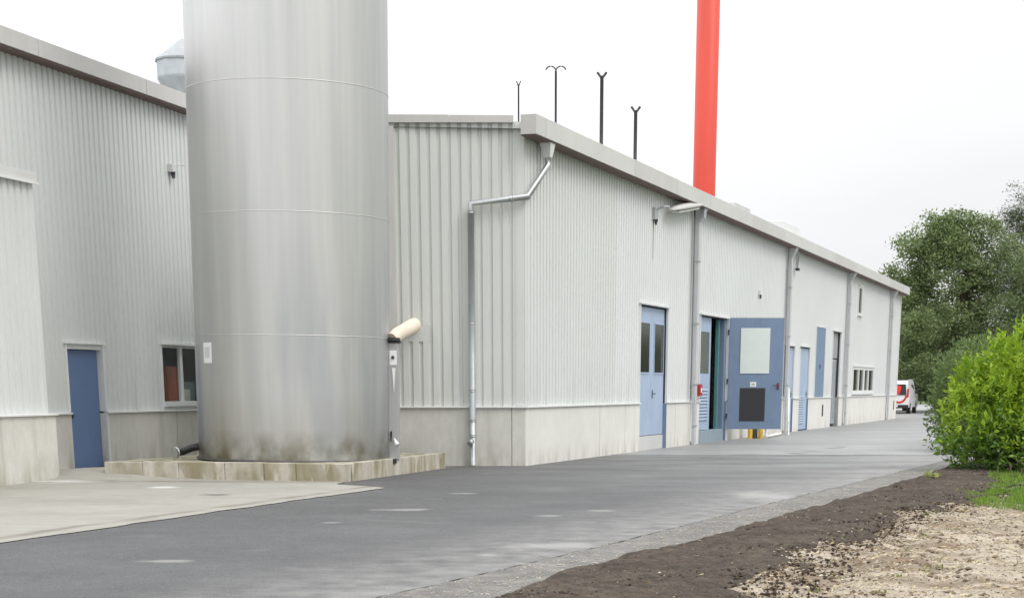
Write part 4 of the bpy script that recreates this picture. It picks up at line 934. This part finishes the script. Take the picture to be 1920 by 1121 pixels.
# grass and weeds
def tuftmesh(name,centres,nb,h,spread,m,label,cat):
    P=[];D_=[]
    V=[];F=[]
    for (x,y,s) in centres:
        for k in range(nb):
            a=random.random()*6.28; r=random.random()**.5*spread*s; bx_,by_=x+math.cos(a)*r,y+math.sin(a)*r; hh=h*s*random.uniform(.5,1.2); w=.004+.003*random.random(); la=random.random()*6.28; ln=hh*random.uniform(.1,.6)
            q=len(V); px_,py_=math.cos(la+1.57)*w,math.sin(la+1.57)*w
            V+=[(bx_-px_,by_-py_,.0),(bx_+px_,by_+py_,.0),(bx_+math.cos(la)*ln*.4+px_*.7,by_+math.sin(la)*ln*.4+py_*.7,hh*.6),(bx_+math.cos(la)*ln*.4-px_*.7,by_+math.sin(la)*ln*.4-py_*.7,hh*.6),(bx_+math.cos(la)*ln,by_+math.sin(la)*ln,hh)]
            F+=[(q,q+1,q+2,q+3),(q+3,q+2,q+4)]
    mb=MB(); mb.add(V,F); o=mb.build(name,m); return tag(o,label,cat,kind='stuff')
cs=[]
for k in range(2600):
    y=22.2+random.random()*10; x0=5.75+.12*(y-22.2)*1.2; xr=x0+random.random()**1.1*5
    if y>25.5: x0=interp(XR,y)+.05; xr=x0+random.random()*4
    cs.append((xr,y,random.uniform(.6,1.2)))
tuftmesh('grass',cs,16,.095,.085,M['grass'],'bright green grass at the foot of the laurel bush','grass')
cs=[(3.6,16.6,1),(4.15,19.1,1.2),(4.3,19.0,.8),(4.5,19.9,1),(3.55,15.2,1),(3.7,15.0,.8),(4.9,21.6,1),(5.2,21.8,1.2),(5.5,22.0,1),(2.5,14.2,.8),(3.1,18.1,.8),(3.0,17.6,.7),(6.2,28.3,.9),(7.2,31.2,1),(2.2,13.4,.7)]
for k in range(60): 
    y=13+random.random()*11; cs.append((interp(XR,y)+.1+random.random()*2,y,random.uniform(.3,.7)))
tuftmesh('weeds',cs,18,.05,.10,M['weed'],'small green weeds dotted over the sandy ground','weeds')
t=thing('weed_clump','pale broadleaf weed on the dark soil near the laurel','weed',(6.75,29.4,.05))
pp=np.array([(6.75+random.uniform(-.12,.12),29.4+random.uniform(-.12,.12),.08) for k in range(40)]); leaves('leaves',leafmat('pale_weed_leaves',(.25,.28,.10),(.45,.46,.20)),pp,.13,t,up=.5)
mb=MB(); tube(mb,[(6.75,29.4,.02),(6.76,29.4,.10)],.008,6); mb.build('stem',M['laurel_d'],t)
for k,(x,y,dx,dz,lb_) in enumerate([(8.35,30.2,-.12,.32,'bare twig leaning left at the foot of the laurel'),(8.42,30.2,.14,.26,'bare twig leaning right at the foot of the laurel'),(8.14,30.5,.02,.3,'upright bare twig left of the other two at the laurel foot')]):
    mb=MB(); tube(mb,[(x,y,-.02),(x+dx*.5,y,dz*.55),(x+dx,y,dz)],[.010,.007,.004],6); tube(mb,[(x+dx*.5,y,dz*.55),(x+dx*.2,y,dz*.85)],[.006,.003],5); o=mb.build('twig',M['twig'],None,loc=(x,y,0)); tag(o,lb_,'twig',group='bare twigs below the laurel')

# ------------------------------------------------------------------ van
vx,vy=21.45,104.5; FV=Frame((vx,vy),19)     # t forward, outwards = its right side
V_=thing('parked_van','white van with red markings parked past the far end of the warehouse','van',(vx,vy,0))
side=[(0,.42),(0,1.0),(.10,1.72),(.22,1.86),(.5,1.92),(2.2,1.92),(2.75,1.80),(3.35,1.22),(4.15,1.05),(4.35,.85),(4.4,.45)]
mb=MB(); hw=.88; n=len(side)
def ins(z): return .0 if z<1.05 else (.13*(z-1.05)/.87)
Vv=[FV.p(t_,s*(hw-ins(z)),z) for s in (-1,1) for t_,z in side]
Ff=[(i,i+1,n+i+1,n+i) for i in range(n-1)]+[(n-1,0,n,2*n-1)]+[tuple(range(n)),tuple(range(n,2*n))[::-1]]
mb.add(Vv,Ff); body=mb.build('body',mat('white_car_paint',(.78,.78,.78),.25),V_,bevel=.06)
mb=MB(); v=[FV.p(-.03,-.68,1.08),FV.p(-.03,.70,1.08),FV.p(.055,.62,1.70),FV.p(.055,-.60,1.70)]; v2=[(p[0]+.03,p[1]+.03,p[2]) for p in v]; mb.hexa(v,v2); mb.build('rear_window',M['black'],body)
mb=MB(); v=[FV.p(-.05,.0,1.16),FV.p(-.055,.30,1.10),FV.p(.0,.40,1.52),FV.p(.01,.28,1.64),FV.p(.0,.05,1.55)]; mb.add(v+[(p[0]+.01,p[1]+.01,p[2]) for p in v],[(0,1,2,3,4),(9,8,7,6,5)]+[(i,(i+1)%5,5+(i+1)%5,5+i) for i in range(5)]); mb.build('red_sticker',mat('red_vinyl',(.75,.03,.02),.4),body)
mb=MB(); Vr=[];Fr=[]
for k in range(17):
    a=PI*(1.02+.98*k/16)
    for rr in (.46,.62): Vr.append(FV.p(-.012,.30+math.cos(a)*rr*.75,1.06+math.sin(a)*rr*.75)); Vr.append(FV.p(.0,.30+math.cos(a)*rr*.75,1.06+math.sin(a)*rr*.75))
for k in range(16):
    a=4*k; b=a+4; Fr+=[(a,a+2,b+2,b),(a+1,b+1,b+3,a+3)]
mb.add(Vr,Fr); mb.build('red_swoosh',mat('red_stripe',(.6,.04,.03),.4),body)
mb=MB(); FV.box(mb,-.06,.04,-.86,.86,.32,.52); mb.build('rear_bumper',M['black'],V_,bevel=.03)
for s in (-1,1):
    mb=MB(); FV.box(mb,-.02,.06,s*.80-.05,s*.80+.05,.95,1.45); mb.build('tail_light',M['red'],V_,bevel=.01)
    mb=MB(); v=[(.35,1.12),(.4,1.66),(2.45,1.66),(3.05,1.14)]; 
    a=[FV.p(t_,s*(hw-ins(z)+.002),z) for t_,z in v]; b=[FV.p(t_,s*(hw-ins(z)-.02),z) for t_,z in v]; mb.hexa(a,b); mb.build('side_window',M['glass'],body)
    for tt in (.75,3.5):
        mb=MB(); tube(mb,[FV.p(tt,s*.70,.32),FV.p(tt,s*.895,.32)],.32,24); w=mb.build('wheel',M['black'],V_)
        mb=MB(); tube(mb,[FV.p(tt,s*.89,.32),FV.p(tt,s*.905,.32)],.2,20); mb.build('rim',M['galv'],w)
    mb=MB(); FV.box(mb,2.75,2.95,s*.98-.1,s*.98+.1,1.15,1.35); mb.build('wing_mirror',M['black'],V_,bevel=.03)
mb=MB(); FV.box(mb,-.075,-.061,-.25,.25,.40,.50); mb.build('number_plate',M['paper'],V_)

# ------------------------------------------------------------------ camera, light
cam=bpy.data.cameras.new('camera'); co=bpy.data.objects.new('camera',cam); COL.objects.link(co); S.camera=co
PHI=math.asin(.257); fpx=3300*math.cos(PHI); pcy=725+fpx*math.tan(PHI); pcx=1000
cam.sensor_fit='HORIZONTAL'; cam.sensor_width=36; cam.lens=36*fpx/1920
cam.shift_x=(960-pcx)/1920; cam.shift_y=(pcy-560.5)/1920
co.location=(0,0,1.55); co.rotation_euler=(PI/2-PHI,0,0); cam.clip_start=.1; cam.clip_end=3000
SE,SA=48,125    # sun elevation, compass-like azimuth measured from +Y towards +X
w=bpy.data.worlds.new('World'); S.world=w; w.use_nodes=True; N=w.node_tree.nodes; L=w.node_tree.links; bg=N['Background']
sky=N.new('ShaderNodeTexSky'); sky.sky_type='NISHITA'; sky.sun_disc=False; sky.sun_elevation=R(SE); sky.sun_rotation=R(SA); sky.air_density=1.5; sky.dust_density=4
# overcast: about three times brighter overhead than near the horizon, a little brighter to the left
tc=N.new('ShaderNodeTexCoord'); sx=N.new('ShaderNodeSeparateXYZ'); L.new(tc.outputs['Generated'],sx.inputs[0])
mp=N.new('ShaderNodeMapping'); mp.inputs['Scale'].default_value=(1,1,3.5); L.new(tc.outputs['Generated'],mp.inputs[0])
nz=N.new('ShaderNodeTexNoise'); nz.inputs['Scale'].default_value=3.0; nz.inputs['Detail'].default_value=5; L.new(mp.outputs[0],nz.inputs[0])
def mth(op,a,b_,c_=None,cl=False):
    x=N.new('ShaderNodeMath'); x.operation=op; x.use_clamp=cl
    for i_,q_ in enumerate((a,b_,c_)):
        if q_ is None: continue
        if isinstance(q_,(int,float)): x.inputs[i_].default_value=q_
        else: L.new(q_,x.inputs[i_])
    return x.outputs[0]
el=mth('MAXIMUM',sx.outputs[2],0)
lum=mth('MULTIPLY_ADD',el,15.0,7.7)
lum=mth('MULTIPLY',lum,mth('MULTIPLY_ADD',sx.outputs[0],-.22,1.0))
lum=mth('MULTIPLY',lum,mth('MULTIPLY_ADD',nz.outputs[0],.24,.88))
vs_=N.new('ShaderNodeVectorMath'); vs_.operation='SCALE'; vs_.inputs[0].default_value=(.985,1.0,1.02); L.new(lum,vs_.inputs['Scale'])
mx=N.new('ShaderNodeMix'); mx.data_type='RGBA'; mx.inputs[0].default_value=.92; L.new(sky.outputs[0],mx.inputs[6]); L.new(vs_.outputs[0],mx.inputs[7])
L.new(mx.outputs[2],bg.inputs[0]); bg.inputs[1].default_value=.1
sd=bpy.data.lights.new('sun','SUN'); sd.energy=1.0; sd.angle=R(25); sd.color=(1,.97,.92); so=bpy.data.objects.new('sun',sd); COL.objects.link(so)
# direction to the sun
dx,dy,dz=math.sin(R(SA))*math.cos(R(SE)),math.cos(R(SA))*math.cos(R(SE)),math.sin(R(SE))
so.rotation_euler=Vector((dx,dy,dz)).to_track_quat('Z','Y').to_euler(); so.location=(20,-20,30)
S.view_settings.view_transform='Standard'; S.view_settings.look='None'; S.view_settings.exposure=.2; S.view_settings.gamma=1
S.cycles.max_bounces=6; S.cycles.use_denoising=True
